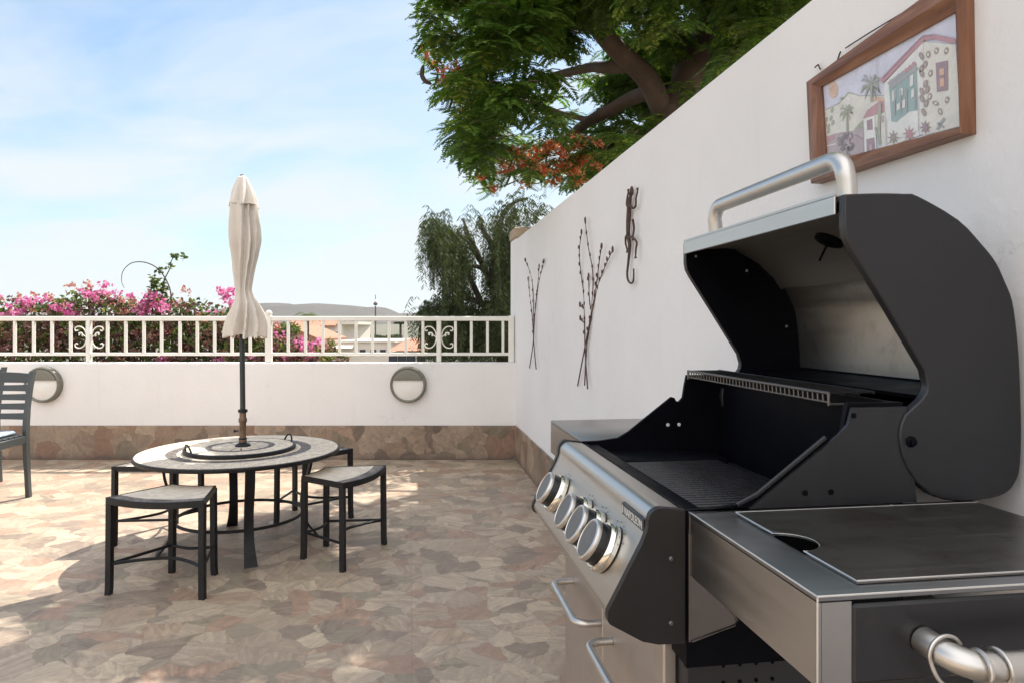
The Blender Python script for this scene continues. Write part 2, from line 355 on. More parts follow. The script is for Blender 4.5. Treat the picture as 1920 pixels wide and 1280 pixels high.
M['pepper'] = foliage('pepper_leaves', (.022, .034, .014), (.070, .086, .036), .35, (.13, .14, .065), 2)
M['bleaf'] = foliage('bougainvillea_leaves', (.03, .055, .018), (.13, .17, .05), .45, (.38, .32, .12), 3.5)
M['bdry'] = foliage('dry_bougainvillea', (.06, .036, .034), (.20, .10, .09), .3, (.34, .20, .14), 4)
M['bract'] = petals('magenta_bracts', (.55, .08, .28), (.85, .34, .56), .45)
M['dryb'] = petals('faded_bracts', (.45, .16, .13), (.66, .38, .30), .5)
M['farwall'] = simple('painted_house_wall', (.66, .59, .51), .9, 0, .05, 2)
M['farpink'] = simple('salmon_house_wall', (.55, .27, .19), .9, 0, .08, 2)
M['farroof'] = simple('clay_roof', (.38, .175, .11), .9, 0, .2, 4, .3, 12)
M['glass_dark'] = simple('dark_window', (.03, .035, .05), .15, 0, .1, 3)
M['shrub'] = foliage('far_shrub', (.03, .045, .02), (.07, .09, .04), .2, None, .8)
M['pole'] = simple('street_pole', (.10, .09, .085), .7, .2, .1, 5)
def mk_canvas():
    t = NT('cream_canvas'); v = t.co(); n = t.noise(v, 6, 5, .6)
    t.base(t.ramp(n, [(.3, (.80, .74, .66)), (.7, (.88, .83, .76))])); t.rough(.9)
    wv = t.noise(t.co((1, 1, .16)), 30, 5, .65); t.bump(wv, .45, .012)
    tr = t.N.new('ShaderNodeBsdfTranslucent'); tr.inputs[0].default_value = (.75, .62, .50, 1)
    ms = t.N.new('ShaderNodeMixShader'); ms.inputs[0].default_value = .28
    t.link(t.p.outputs[0], ms.inputs[1]); t.link(tr.outputs[0], ms.inputs[2]); t.link(ms.outputs[0], t.out.inputs[0]); return t.mat
M['canvas'] = mk_canvas()
def mk_wood(name, sc_=(30, 3, 30)):
    t = NT(name); n = t.noise(t.co(sc_), 1.6, 6, .6, .8)
    t.base(t.ramp(n, [(.25, (.075, .028, .014)), (.5, (.20, .082, .040)), (.78, (.33, .17, .095))])); t.rough(.42); t.bump(n, .15, .002); return t.mat
M['wood'] = mk_wood('varnished_wood'); M['wood_v'] = mk_wood('varnished_wood_upright', (30, 30, 3))
def mk_ground():
    t = NT('dry_ground'); v = t.co(); n = t.noise(v, .02, 6, .6); n2 = t.noise(v, .3, 5, .6)
    c = t.ramp(n, [(.3, (.17, .14, .10)), (.5, (.12, .12, .085)), (.7, (.20, .165, .125))])
    c = t.mix(t.ramp(n2, [(.5, 0), (.62, .8)]), c, (.055, .065, .035)); t.base(c); t.rough(.95); return t.mat
M['ground'] = mk_ground()

# ------------------------------------------------------------------ the setting
def build_setting():
    # terrace floor: slab from the parapet back past the camera
    mb = MB(); mb.box((-7.5, -4.0, -.30), (3.0, 6.6, 0)); o = mb.build('terrace_floor', M['floor'], smooth=False); tag(o, kind='structure')
    # land falling away beyond the terrace, then rising into far hills
    def gz(x, y):
        d = math.hypot(x, y - 2)
        z = -.75 - 3.6 * min(1, max(0, (d - 13) / 26)) ** 1.2
        if d > 60: z += 9 * min(1, (d - 60) / 900) ** 1.1
        z += 1.2 * noise.noise((x / 60, y / 60, 0)) * min(1, d / 60)
        return z
    rad = [0, 4, 8, 12, 16, 20, 26, 34, 45, 60, 80, 110, 150, 200, 280, 400, 560, 800, 1100, 1500, 2100, 2700, 3200]
    n = 96; vs = []; fs = []
    for r in rad:
        for j in range(n): a = 2 * math.pi * j / n; x = r * math.cos(a); y = 2 + r * math.sin(a); vs.append((x, y, gz(x, y)))
    for i in range(len(rad) - 1):
        for j in range(n): q = (j + 1) % n; fs.append((i * n + j, i * n + q, (i + 1) * n + q, (i + 1) * n + j))
    mb = MB(); mb.add(vs, fs); o = mb.build('ground', M['ground'], ang=80); tag(o, kind='structure')
    # hills, about 2 km away: ridge heights read off the skyline
    ridge = [(-900, 590), (-500, 588), (-200, 596), (100, 590), (300, 600), (440, 604), (485, 597), (503, 589), (520, 579), (535, 568), (545, 571), (558, 577), (575, 573), (607, 570.5), (650, 572.5), (690, 576.5), (706, 580), (719, 576.5), (732, 583), (743, 589), (782, 588), (850, 592), (950, 600), (1100, 590), (1500, 585), (2000, 596), (3000, 590)]
    def ry(px):
        for (a, ya), (b, yb) in zip(ridge, ridge[1:]):
            if a <= px <= b:
                t = (px - a) / (b - a); return ya + (yb - ya) * t
        return 600
    D = 2000; rows = 14; cols = 260; vs = []; fs = []
    for i in range(rows + 1):
        t = i / rows; Y = D - 950 + 1500 * t
        prof = math.sin(min(1, t / .633) * math.pi / 2) ** 1.6 if t <= .633 else math.cos((t - .633) / .367 * math.pi / 2)
        for j in range(cols + 1):
            px = -900 + 3900 * j / cols; X = (px - 960) / FPX * D * (1 + .0 * t)
            h = (HY - ry(px)) / FPX * D + 1.2
            z = 2 + (h - 2) * prof + (7 * noise.noise((X / 120, Y / 160, 3)) + 3 * noise.noise((X / 40, Y / 60, 8))) * min(1, 3 * t * (1 - t) + .05) * (.25 + .75 * abs(t - .633))
            if i in (0, rows): z = -12
            vs.append((X, Y, z))
    for i in range(rows):
        for j in range(cols): a = i * (cols + 1) + j; fs.append((a, a + 1, a + cols + 2, a + cols + 1))
    t = NT('far_hills'); nn = t.noise(t.co(), .006, 6, .6); n2 = t.noise(t.co(), .05, 5, .7)
    c = t.ramp(nn, [(.3, (.060, .056, .050)), (.7, (.092, .082, .070))]); c = t.mix(t.ramp(n2, [(.5, 0), (.65, .6)]), c, (.045, .05, .035)); t.base(c); t.rough(1)
    mb = MB(); mb.add(vs, fs); o = mb.build('hills', t.mat, ang=80); tag(o, kind='structure')
    # parapet with its stone skirting
    Yw = 6.317
    root = thing('parapet_wall', (-3.5, Yw, 0), 'low white plastered parapet across the far end of the terrace', 'wall')
    mb = MB(); mb.box((-7.5, Yw, .0), (.12, Yw + .16, .872), bev=.006); mb.build('wall_body', M['plaster'], root)
    mb = MB(); mb.box((-7.5, Yw - .014, .0015), (.06, Yw - .0005, .306), bev=.002); mb.build('skirting', M['skirt'], root)
    # right wall
    root = thing('garden_wall', (.961, 2, 0), 'tall white plastered wall along the right side, above the grill', 'wall', rot=TH)
    mb = MB(); mb.box((.961, -3.6, 0), (1.17, 6.42, 1.992), bev=.008); mb.build('wall_body', M['plaster'], root)
    mb = MB(); mb.box((.948, -3.6, .0015), (.9603, 6.245, .308), bev=.002); mb.build('skirting', M['skirt'], root)
    root = thing('corner_pillar', (1.1, 6.5, 0), 'white corner pillar with beige stone cap at the end of the tall wall', 'pillar', rot=TH)
    mb = MB(); mb.box((.975, 6.425, -.8), (1.30, 6.70, 2.02), bev=.01); mb.build('pillar_body', M['plaster'], root)
    mb = MB(); mb.box((.968, 6.40, 2.021), (1.33, 6.73, 2.125), bev=.012); mb.build('capstone', M['capstone'], root)
build_setting()

def build_railing():
    Y = 6.40
    root = thing('iron_railing', (-3.5, Y, .872), 'white painted iron railing with scrollwork on top of the parapet', 'railing')
    X = lambda px: (px - 960) / FPX * Y
    def zz(py): return CAM_H - (py - HY) / FPX * Y
    xr = X(964)
    for nm, z, r in (('top_rail', zz(597.5), .021), ('bottom_rail', zz(663.5), .014)):
        mb = MB(); mb.box((-7.4, Y - r * .8, z - r), (xr - .02, Y + r * .8, z + r), bev=.004); mb.build(nm, M['rail'], root)
    zt = zz(597.5) - .0215; zb = zz(663.5)
    plain = [28, 63.5, 97.7, 132.7, 201.8, 236, 270, 303, 337.5, 370, 402.5, 435, 469, 540.5, 573, 605.5, 636.5, 667.5, 698.5, 729.5, 761, 793, 854, 883.7, 914, 943]
    plain = [-346, -312, -278, -243, -209, -175, -141, -107, -73, -39, -5.5] + plain
    for p in plain:
        mb = MB(); x = X(p); mb.box((x - .0125, Y - .0105, zb + .0145), (x + .0125, Y + .0105, zt), bev=.002); mb.build('baluster', M['rail'], root)
    for p, r_ in ((167, .019), (504, .028), (823, .02), (958.5, .026), (-340, .02)):
        mb = MB(); x = X(p); mb.box((x - r_, Y - .024, .873), (x + r_, Y + .024, zz(592) if p > 900 or p == 504 else zt + .001), bev=.004)
        if p == 504: mb.ball((x, Y, zz(588)), .032, n=12)
        mb.build('post', M['rail'], root)
    # scrolls: a C shape curling at both ends, mirrored either side of the ornamental post
    for p in (167, 823):
        for s in (-1, 1):
            mb = MB(); x0 = X(p); mz = (zt + zb) / 2 + .002; cx = x0 + s * .083
            rel = [(.020, -.062), (.036, -.056), (.046, -.070), (.040, -.088), (.018, -.098), (-.016, -.092), (-.046, -.060), (-.060, 0), (-.046, .060), (-.016, .092), (.018, .098), (.040, .088), (.046, .070), (.036, .058), (.020, .064)]
            mb.tube(spline([(cx + s * a_, Y, mz + b_) for a_, b_ in rel], 4), .0058, 8)
            for a_, b_, ra, rb in ((-.004, .040, .022, .007), (-.022, .022, .008, .018), (.006, .026, .010, .010)): mb.ball((cx + s * a_, Y, mz + b_), (ra, .006, rb))
            mb.tube([(cx - s * .058, Y, mz), (cx - s * .02, Y, mz + .03)], .004, 6)
            mb.build('scroll', M['rail'], root)
build_railing()

def build_wall_lamps():
    Yw = 6.317
    root = thing('wall_lamp', (0, Yw, .678), 'round grey wall lamp with frosted lower half, right of the umbrella', 'wall lamp', 'round lamps on the parapet')
    Mx = Matrix.Rotation(R(90), 4, 'X')
    mb = MB(); mb.lathe([(.150, -.02), (.162, -.02), (.165, .01), (.160, .052), (.150, .060), (.140, .056), (.138, .02)], (0, Yw, .678), 48, M=Mx); mb.build('ring', M['lampring'], root)
    # hood over the upper part, diffuser under it
    def seg(a0, a1, r, d0, d1, bul, name, mat):
        mb = MB(); n = 28; rows = 6; vs = []; fs = []
        pts = [(r * math.cos(R(a0 + (a1 - a0) * i / n)), r * math.sin(R(a0 + (a1 - a0) * i / n))) for i in range(n + 1)]
        cz = sum(p[1] for p in pts) / len(pts) * .75
        for k in range(rows + 1):
            t = k / rows
            for (x, z) in pts: vs.append((x * (1 - t), Yw - d1 - bul * math.sin(t * math.pi / 2), .678 + z + (cz - z) * t))
        for (x, z) in pts: vs.append((x, Yw - d0, .678 + z))
        m = n + 1
        for k in range(rows):
            for i in range(m): j = (i + 1) % m; fs.append((k * m + i, k * m + j, (k + 1) * m + j, (k + 1) * m + i))
        for i in range(m): j = (i + 1) % m; o = (rows + 1) * m; fs.append((i, j, o + j, o + i))
        mb.add(vs, fs); mb.build(name, mat, root)
    seg(17, 163, .1385, .0, .062, .004, 'hood', M['lampring'])
    seg(-197, 17, .1385, .0, .045, .012, 'diffuser', M['lampglass'])
    c = copy_tree(root); X = lambda px: (px - 960) / FPX * Yw
    root.location.x = X(766); c.location.x = X(85)
    c['label'] = 'round grey wall lamp with frosted lower half, behind the slatted chair at far left'
build_wall_lamps()

# ------------------------------------------------------------------ grill (u, v, z) in the wall's frame
def build_grill():
    G = thing('gas_grill', (.62, 1.29, 0), 'stainless and charcoal gas grill with its lid open, against the white wall', 'grill', rot=TH)
    va, vb = .986, 1.590
    prof = [(.400, .9285), (.372, .9325)] + arc((.367, .9125), .0205, 88, 185, 8) + [(.3450, .9020), (.3435, .8985), (.3380, .8850), (.2865, .7900)] + arc((.297, .783), .0115, 165, 235, 4) + [(.338, .7465), (.363, .7405), (.400, .7395)]
    mb = MB(); mb.prism(prof, va, vb); panel = mb.build('control_panel', M['steel'], G)
    cap = [(u - (.003 if u < .39 else 0), z + (.003 if z > .92 else (-.003 if z < .78 else 0))) for u, z in prof]
    for v0, v1 in ((.972, .9855), (1.5905, 1.604)):
        mb = MB(); mb.prism(cap, v0, v1); 
        ec = mb.build('end_plate', M['endcap'], G)
        if v0 < 1:
            for u, z in ((.378, .862), (.378, .768)):
                mb = MB(); mb.lathe([(0, .0), (.0035, 0), (.0035, .0015), (.002, .003), (0, .003)], (u, .972, z), 14, M=Matrix.Rotation(R(90), 4, 'X'))
                mb.build('screw', M['knobface'], ec)
    # badge: dark plate with raised letters
    u0 = .3445; vA, vB = .988, 1.094; zA, zB = .8965, .9165
    mb = MB(); mb.box((u0 - .0028, vA, zA), (u0 + .004, vB, zB), bev=.0012); bd = mb.build('badge', M['knob'], panel)
    mb = MB(); us = u0 - .0034
    mb.add([(us, vB - .004, zA + .004), (us, vB - .011, zA + .004), (us, vB - .011, zB - .004), (us, vB - .0055, zB - .003)], [(0, 1, 2, 3)])
    cu = bpy.data.curves.new('badge_text', 'FONT'); cu.body = 'NAPOLEON'; cu.size = .0188; cu.extrude = .0004
    tmp = bpy.data.objects.new('tmp', cu); sc.collection.objects.link(tmp); dg = bpy.context.evaluated_depsgraph_get(); dg.update()
    tm = bpy.data.meshes.new_from_object(tmp.evaluated_get(dg)); sc.collection.objects.unlink(tmp); bpy.data.objects.remove(tmp)
    wmax = max(v.co.x for v in tm.vertices); k = .085 / wmax
    mb.add([(us + .0003 - v.co.z, vB - .015 - v.co.x * k, zA + .0038 + v.co.y * .93) for v in tm.vertices], [tuple(p.vertices) for p in tm.polygons])
    mb.build('lettering', M['letter'], panel)
    # knobs on the sloping face
    nrm = Vector((-.879, 0, .476)); nrm.normalize(); tv = Vector((.476, 0, .879)).normalized()
    Mk = Matrix((( tv.x, 0, nrm.x), (tv.y, 1, 0), (tv.z, 0, nrm.z))).to_4x4()
    for i, v in enumerate((1.082, 1.170, 1.258, 1.446)):
        c = Vector((.3150, v, .8425)) + nrm * .0012 + Vector((0, 0, .002))
        mb = MB(); mb.lathe([(.0300, .013), (.0335, .0), (.0335, .031), (.0320, .0345), (.0300, .0355)], c, 40, M=Mk); kb = mb.build('knob', M['knob'], G)
        mb = MB(); mb.lathe([(.0405, .0), (.0415, .006), (.040, .0125), (.0375, .0155), (.0345, .0150), (.0340, .011)], c, 40, M=Mk); mb.build('bezel', M['chrome'], kb)
        mb = MB(); mb.lathe([(.0345, .0300), (.0348, .0345), (.0335, .0375), (.0305, .0385), (.0295, .0372)], c, 40, M=Mk)
        mb.build('knob_rim', M['steel_tube'], kb)
        mb = MB(); mb.lathe([(.0298, .0362), (.0290, .0374), (0, .0374)], c, 40, M=Mk)
        mb.build('knob_face', M['knobface'], kb)
        for k in range(5):      # small printed ticks beside the knob
            mb = MB()
            a = R(70 + k * 20 if i != 3 else 60 + k * 20); q = c + (tv * math.sin(a) * .0475 + Vector((0, 1, 0)) * math.cos(a) * .0475) - nrm * .0008
            d1 = tv * .0015; d2 = Vector((0, .0015, 0)); mb.add([q - d1 - d2, q + d1 - d2, q + d1 + d2, q - d1 + d2], [(0, 1, 2, 3)])
            mb.build('dial_mark', M['enamel'], kb)
    # firebox
    side = [(.402, .9305), (.445, .9315), (.490, .937), (.515, .951), (.622, 1.032), (.629, 1.030), (.634, 1.021), (.642, 1.021), (.650, 1.030), (.655, 1.060), (.660, 1.084), (.752, 1.084), (.752, .70), (.402, .70)]
    fb = MB(); fb.prism(side, .973, .983); fb.prism(side, 1.594, 1.603)
    fb.box((.4035, .9835, .70), (.411, 1.5935, .9265)); fb.box((.742, .9835, .70), (.7515, 1.5935, 1.083))
    fb.box((.412, .9835, .80), (.7415, 1.5935, .812)); 
    fb.box((.405, .9835, .905), (.440, 1.5935, .9245), bev=.003)
    f = fb.build('firebox', M['black'], G)
    # folded rim along the near slope, and the outer charcoal cheek
    mb = MB(); mb.tube([(.480, .9720, .936), (.512, .9720, .951), (.622, .9720, 1.033)], .0035, 6); mb.tube([(.505, .9715, .935), (.560, .9715, .975), (.610, .9715, 1.013)], .0018, 6)
    mb.build('folded_rim', M['enamel'], f)
    mb = MB(); cheek = [(.404, .9315), (.497, .9315), (.640, 1.037), (.655, 1.052), (.662, 1.078), (.752, 1.078), (.77, .9315)]
    mb.prism(cheek, .9655, .9712); mb.build('cheek', M['enamel'], G)
    for u, z in ((.585, .952), (.627, .952), (.664, 1.066)):
        mb = MB(); mb.lathe([(.0042, 0), (.0042, .0012), (0, .0012)], (u, .9650, z), 14, M=Matrix.Rotation(R(90), 4, 'X')); mb.build('bolt_hole', M['black'], G)
    for u in (.612, .640):
        mb = MB(); mb.lathe([(.0042, 0), (.0042, .0012), (0, .0016)], (u, 1.5938, .966), 14, M=Matrix.Rotation(R(90), 4, 'X')); mb.build('rivet', M['lampglass'], f)
    # grates
    mb = MB(); z = .903
    for i in range(29):
        v = 1.000 + i * .0157
        if v > 1.445: break
        mb.box((.444, v, z - .006), (.672, v + .0058, z + .006), bev=.0022)
    for u in (.446, .56, .668): mb.box((u, 1.0, z - .012), (u + .008, 1.443, z - .0065))
    mb.build('cooking_grate', M['iron'], G)
    mb = MB(); mb.box((.444, 1.455, .892), (.700, 1.588, .909), bev=.004); mb.build('griddle_plate', M['black'], G)
    mb = MB()
    for i in range(40): mb.box((.676, 1.0 + i * .0145, .885), (.6785, 1.008 + i * .0145, .900))
    mb.box((.676, .99, .874), (.7415, 1.59, .8845)); mb.build('heat_baffle', M['iron'], G)
    # warming rack
    mb = MB(); zr = 1.095; v0, v1 = 1.018, 1.58
    mb.tube([(.735, v0, zr), (.735, v1, zr)], .0028, 8)
    for i in range(40):
        v = v0 + .003 + (v1 - v0 - .006) * i / 39; mb.tube([(.735, v, zr), (.660, v, zr)], .0015, 6)
    for u in (.685, .71): mb.tube([(u, v0, zr - .003), (u, v1, zr - .003)], .0016, 6)
    rk = mb.build('warming_rack', M['black_iron'], G)
    mb = MB(); mb.tube([(.657, v0, zr), (.657, v1, zr)], .0026, 8); mb.tube([(.660, v0, zr - .015), (.660, v1, zr - .015)], .0018, 8)
    for i in range(40):
        v = v0 + .003 + (v1 - v0 - .006) * i / 39; mb.tube([(.6580, v, zr - .001), (.659, v, zr - .015)], .0016, 6)
    for v in (v0, v1): mb.tube([(.657, v, zr), (.657, v, zr - .018), (.69, v, zr - .018)], .0026, 8)
    mb.build('rack_rail', M['darksteel'], rk)
    # lid: two side plates, shell between
    out = [(.647, 1.3985), (.700, 1.4015), (.748, 1.4020), (.770, 1.3990), (.838, 1.365), (.880, 1.327), (.904, 1.300), (.920, 1.270), (.933, 1.240), (.941, 1.190), (.946, 1.130), (.949, 1.042), (.947, .985), (.941, .962), (.928, .945), (.905, .935), (.872, .931), (.842, .930)]
    inn = [(.815, .934), (.790, .943), (.768, .962), (.752, .985), (.742, 1.008), (.738, 1.034), (.741, 1.052), (.748, 1.066), (.775, 1.088), (.784, 1.100), (.786, 1.112), (.780, 1.134), (.720, 1.226), (.658, 1.319), (.650, 1.334), (.647, 1.350)]
    out = [(p.x, p.z) for p in spline([(a_, 0, b_) for a_, b_ in out], 3)]
    mb = MB(); shell = out[:36]
    ins = []
    for i, (u, z_) in enumerate(shell):
        a = Vector(shell[max(i - 1, 0)]); b = Vector(shell[min(i + 1, len(shell) - 1)]); t = (b - a).normalized(); ins.append((u + t.y * .009, z_ - t.x * .009))
    poly = shell + list(reversed(ins)); mb.prism(poly, .9785, 1.5695)
    lid = mb.build('lid', M['steel_lid'], G)
    for v0, v1 in ((.962, .978), (1.570, 1.586)):
        mb = MB(); mb.prism(out + inn, v0, v1); pl = mb.build('lid_side', M['enamel'], lid)
        bv = pl.modifiers.new('bevel', 'BEVEL'); bv.width = .0025; bv.segments = 2; bv.limit_method = 'ANGLE'; bv.angle_limit = R(40)
    mb = MB(); lp = out[:46] + inn; mb.prism([(u + (.0015 if u < .8 else -.0015), z_) for u, z_ in lp], 1.5688, 1.5698); mb.build('inner_dark_sheet', M['black'], lid)  # thin black sheets added to darken the inner faces of the side plates
    mb = MB(); mb.prism([(u + (.0015 if u < .8 else -.0015), z_) for u, z_ in lp], .9782, .979); mb.build('inner_dark_sheet', M['black'], lid)
    mb = MB()
    for u, z_ in ((.757, 1.025),): mb.lathe([(.0085, 0), (.0085, .002), (.0055, .004), (.0050, .008), (0, .009)], (u, .962, z_), 18, M=Matrix.Rotation(R(90), 4, 'X'))
    mb.build('hinge_bolt', M['black'], lid)
    # bright front flange of the lid and dark inner lip
    mb = MB(); mb.box((.6415, .979, 1.370), (.6455, 1.5690, 1.401), bev=.0012); mb.box((.6415, .979, 1.3975), (.6465, 1.5690, 1.4035))
    mb.build('front_flange', M['steel'], lid)
    mb = MB(); lining = [(.650, 1.372), (.700, 1.383), (.748, 1.386), (.770, 1.383), (.828, 1.352), (.868, 1.316), (.888, 1.290)]
    lining2 = [(u + .0025, z_ + .004) for u, z_ in lining]; mb.prism(lining + list(reversed(lining2)), .9785, 1.5695); mb.build('inner_lining', M['lining'], lid)
    mb = MB(); low = [(.940, 1.105), (.936, 1.098), (.795, 1.092), (.800, 1.085), (.940, 1.090)]; mb.prism(low, .9785, 1.5695)
    mb.box((.90, .9785, .95), (.936, 1.5695, 1.088)); mb.build('rear_guard', M['black'], lid)
    for u, z_ in ((.672, 1.366), (.800, 1.333), (.902, 1.20)):
        mb = MB(); mb.ball((u, 1.5685, z_), .0035, n=8, k=4); mb.build('screw', M['steel_tube'], lid)
    # thermometer through the lid: round back plate with probe
    c = Vector((.800, 1.237, 1.366)); ax = Vector((-.45, 0, -.89)).normalized(); t1 = Vector((0, 1, 0)); t2 = ax.cross(t1)
    Mt = Matrix(((t1.x, t2.x, ax.x), (t1.y, t2.y, ax.y), (t1.z, t2.z, ax.z))).to_4x4()
    mb = MB(); mb.lathe([(.027, -.006), (.027, .004), (.023, .006), (.006, .006), (.006, .010), (0, .010)], c, 26, M=Mt)
    mb.tube([c + ax * .008, c + ax * .045], .0022, 8); mb.build('thermometer', M['black'], lid)
    # handle
    uh, zh = .693, 1.4725; vn, vf = 1.028, 1.513; rr = .022
    path = [(uh + .004, vn, 1.400), (uh + .002, vn, zh - .035)]
    path += [(uh, vn + .035 - .035 * math.cos(R(a)), zh - .035 + .035 * math.sin(R(a))) for a in range(10, 91, 10)]
    path += [(uh, v, zh) for v in (1.12, 1.27, 1.42)]
    path += [(uh, vf - .035 + .035 * math.cos(R(a)), zh - .035 + .035 * math.sin(R(a))) for a in range(90, 0, -10)]
    path += [(uh + .002, vf, zh - .035), (uh + .004, vf, 1.400)]
    mb = MB(); mb.tube(path, .0155, 20)
    for v in (vn, vf): mb.lathe([(.024, 0), (.024, .004), (.0165, .007)], (uh + .004, v, 1.402), 20)
    mb.build('lid_handle', M['steel_tube'], lid)
    # side shelves
    def shelf(v0, v1, near):
        mb = MB(); u0, u1 = .405, .868
        mb.box((u0, v0, .8380), (u0 + .004, v1, .9230))
        mb.box((u0 + .002, (v0 if not near else v1 - .004), .842), (u1 - .002, (v0 + .004 if not near else v1), .9228)); mb.box((u1 - .004, v0, .838), (u1, v1, .923)); 
        if near: mb.box((u0 + .0045, v0, .8385), (.442, v0 + .003, .9230))
        else: mb.box((u0 + .0045, v1 - .003, .8385), (u1 - .0045, v1, .923)); 
        sh = mb.build('side_shelf', M['steel_shelf'], G); mb = MB(); mb.box((u0, v0, .9235), (u1, v1, .930), bev=.0012); mb.build('shelf_top', M['shelf_top'] if near else M['steel_shelf'], sh); return sh
    s1 = shelf(.646, .970, True); s2 = shelf(1.606, 1.976, False)
    mb = MB()
    nt_ = [(.464, .755)] + [(.464 + .036 * math.sin(R(a)), .803 - .036 * math.cos(R(a))) for a in range(8, 173, 12)] + [(.464, .864)]
    pl = [(.464, .669)] + nt_ + [(.464, .941), (.852, .941), (.852, .669)]
    mb.prism(pl, .9308, .9345, 'z'); bc = mb.build('burner_cover', M['steel_cover'], s1)
    mb = MB(); mb.tube([(.852, .6685, .9340), (.4635, .6685, .9340), (.4635, .767, .9340)], .0011, 6)
    mb.tube([(.4635, .767, .9338)] + [(p_[0] - .0003, p_[1], .9338) for p_ in nt_[1:-1]] + [(.4635, .839, .9338)], .0005, 6)
    mb.tube([(.4635, .839, .9340), (.4635, .9415, .9340), (.852, .9415, .9340)], .0011, 6); mb.build('cover_glint', M['edge'], bc)  # brighter strips along the cover, standing in for edge highlights
    mb = MB(); mb.tube([(.4052, .970, .9292), (.4052, .6465, .9292), (.866, .6465, .9292)], .0012, 6); mb.tube([(.4052, .6462, .9285), (.4052, .6462, .839)], .0011, 6); mb.build('shelf_glint', M['edge'], s1)  # bright strips added as highlights along the shelf's front and end
    mb = MB(); mb.prism([(.4645 + .0350 * math.sin(R(a)), .803 - .0355 * math.cos(R(a))) for a in range(0, 181, 12)], .9303, .9312, 'z'); mb.build('finger_recess', M['void'], s1)  # flat black patch painted for the dark inside the notch
    for (a, b) in (((.462, .667), (.462, .943)),): pass
    mb = MB(); mb.box((.443, .6445, .8385), (.866, .652, .9195), bev=.003); mb.build('shelf_end', M['enamel'], s1)
    for u in (.72,):
        mb = MB(); mb.ball((u, .956, .9312), (.003, .003, .0012), n=8, k=4); mb.build('rivet', M['steel_tube'], s1)
    mb = MB(); z = .872
    p = [(.520, .6440, z + .008), (.521, .632, z + .007), (.524, .618, z + .005), (.531, .607, z + .003), (.543, .600, z + .001), (.560, .5965, z), (.60, .5955, z), (.68, .5955, z), (.76, .5955, z), (.79, .598, z), (.808, .606, z), (.816, .620, z), (.817, .6440, z)]
    mb.tube(spline(p, 5), .0138, 18); mb.build('towel_bar', M['steel_tube'], s1)
    # brackets beside the body under the near shelf
    mb = MB(); mb.prism([(.404, .9285), (.404, .742), (.410, .740), (.474, .760), (.479, .767), (.470, .78), (.42, .86), (.42, .9225)], .9665, .9715); 
    mb.tube([(.404, .9655, .9), (.404, .9655, .742), (.474, .9655, .761), (.478, .9655, .768), (.44, .9655, .825)], .0014, 6); mb.build('shelf_bracket', M['bracket'], G)
    # cabinet and doors
    mb = MB(); mb.box((.413, 1.036, .09), (.90, 1.728, .735), bev=.004)
    mb.box((.413, 1.0, .07), (.90, 1.0355, .7345), bev=.003); mb.build('cabinet', M['cart'], G)
    for i in range(4):
        for j in range(3):
            mb = MB(); mb.lathe([(.0032, 0), (.0032, .0006), (0, .0006)], (.472 + i * .0265, .9995, .712 - j * .026), 10, M=Matrix.Rotation(R(90), 4, 'X')); mb.build('vent_hole', M['black'], G)
    for v0, v1, h0, h1 in ((1.034, 1.3765, 1.075, 1.309), (1.3785, 1.721, 1.392, 1.632)):
        mb = MB(); mb.box((.390, v0, .10), (.4125, v1, .7105), bev=.003); d = mb.build('door', M['steel_door'], G)
        mb = MB(); z = .591; ub = .338; r_ = .028
        pts = [(.3895, h0, z), (ub + r_, h0, z)] + [(ub + r_ - r_ * math.sin(R(a)), h0 + r_ - r_ * math.cos(R(a)), z) for a in range(10, 91, 10)]
        pts += [(ub, (h0 + h1) / 2, z)] + [(ub + r_ - r_ * math.sin(R(a)), h1 - r_ + r_ * math.cos(R(a)), z) for a in range(90, 0, -10)] + [(ub + r_, h1, z), (.3895, h1, z)]
        mb.tube(pts, .0078, 14)
        for v in (h0, h1): mb.tube([(.3725, v, z), (.3735, v, z)], .0083, 14)
        mb.build('door_handle', M['steel_tube'], d)
    for u in (.45, .86):
        for v in (1.06, 1.70):
            mb = MB(); mb.lathe([(0, -.012), (.026, -.012), (.030, -.008), (.030, .008), (.026, .012), (0, .012)], (u, v, .0305), 20, M=Matrix.Rotation(R(90), 4, 'X'))
            mb.box((u - .022, v - .020, .064), (u + .022, v + .020, .0695)); mb.box((u - .006, v - .019, .03), (u + .006, v - .0135, .064)); mb.build('caster', M['knob'], G)
    # hooks hanging on the towel bar: things of their own
    def hook(u, label, p, zt=.0):
        mb = MB(); o = (u, .5955, .872)
        mb.tube(spline(p, 6), .0021, 8); h = mb.build('s_hook', M['steel_tube'], None, origin=(u, .60, .8), rot=TH); tag(h, label, 'hook', 'hooks on the towel bar')
    c = (.5245, .622, .877); r = .0180
    p = []
    def bz(a, rr=r): return (c[0] + rr * math.sin(R(a)), c[1] - .004, c[2] + rr * math.cos(R(a)))
    p = [bz(a) for a in (62, 35, 5, -25, -55, -85, -112)] + [(.5145, .615, .8535), (.530, .612, .842), (.541, .612, .832), (.546, .612, .818), (.541, .612, .806), (.528, .612, .802), (.516, .612, .808), (.512, .612, .824), (.5115, .612, .838)]
    hook(.52, 'thin steel hook at the bent end of the towel bar, leaning sideways', p)
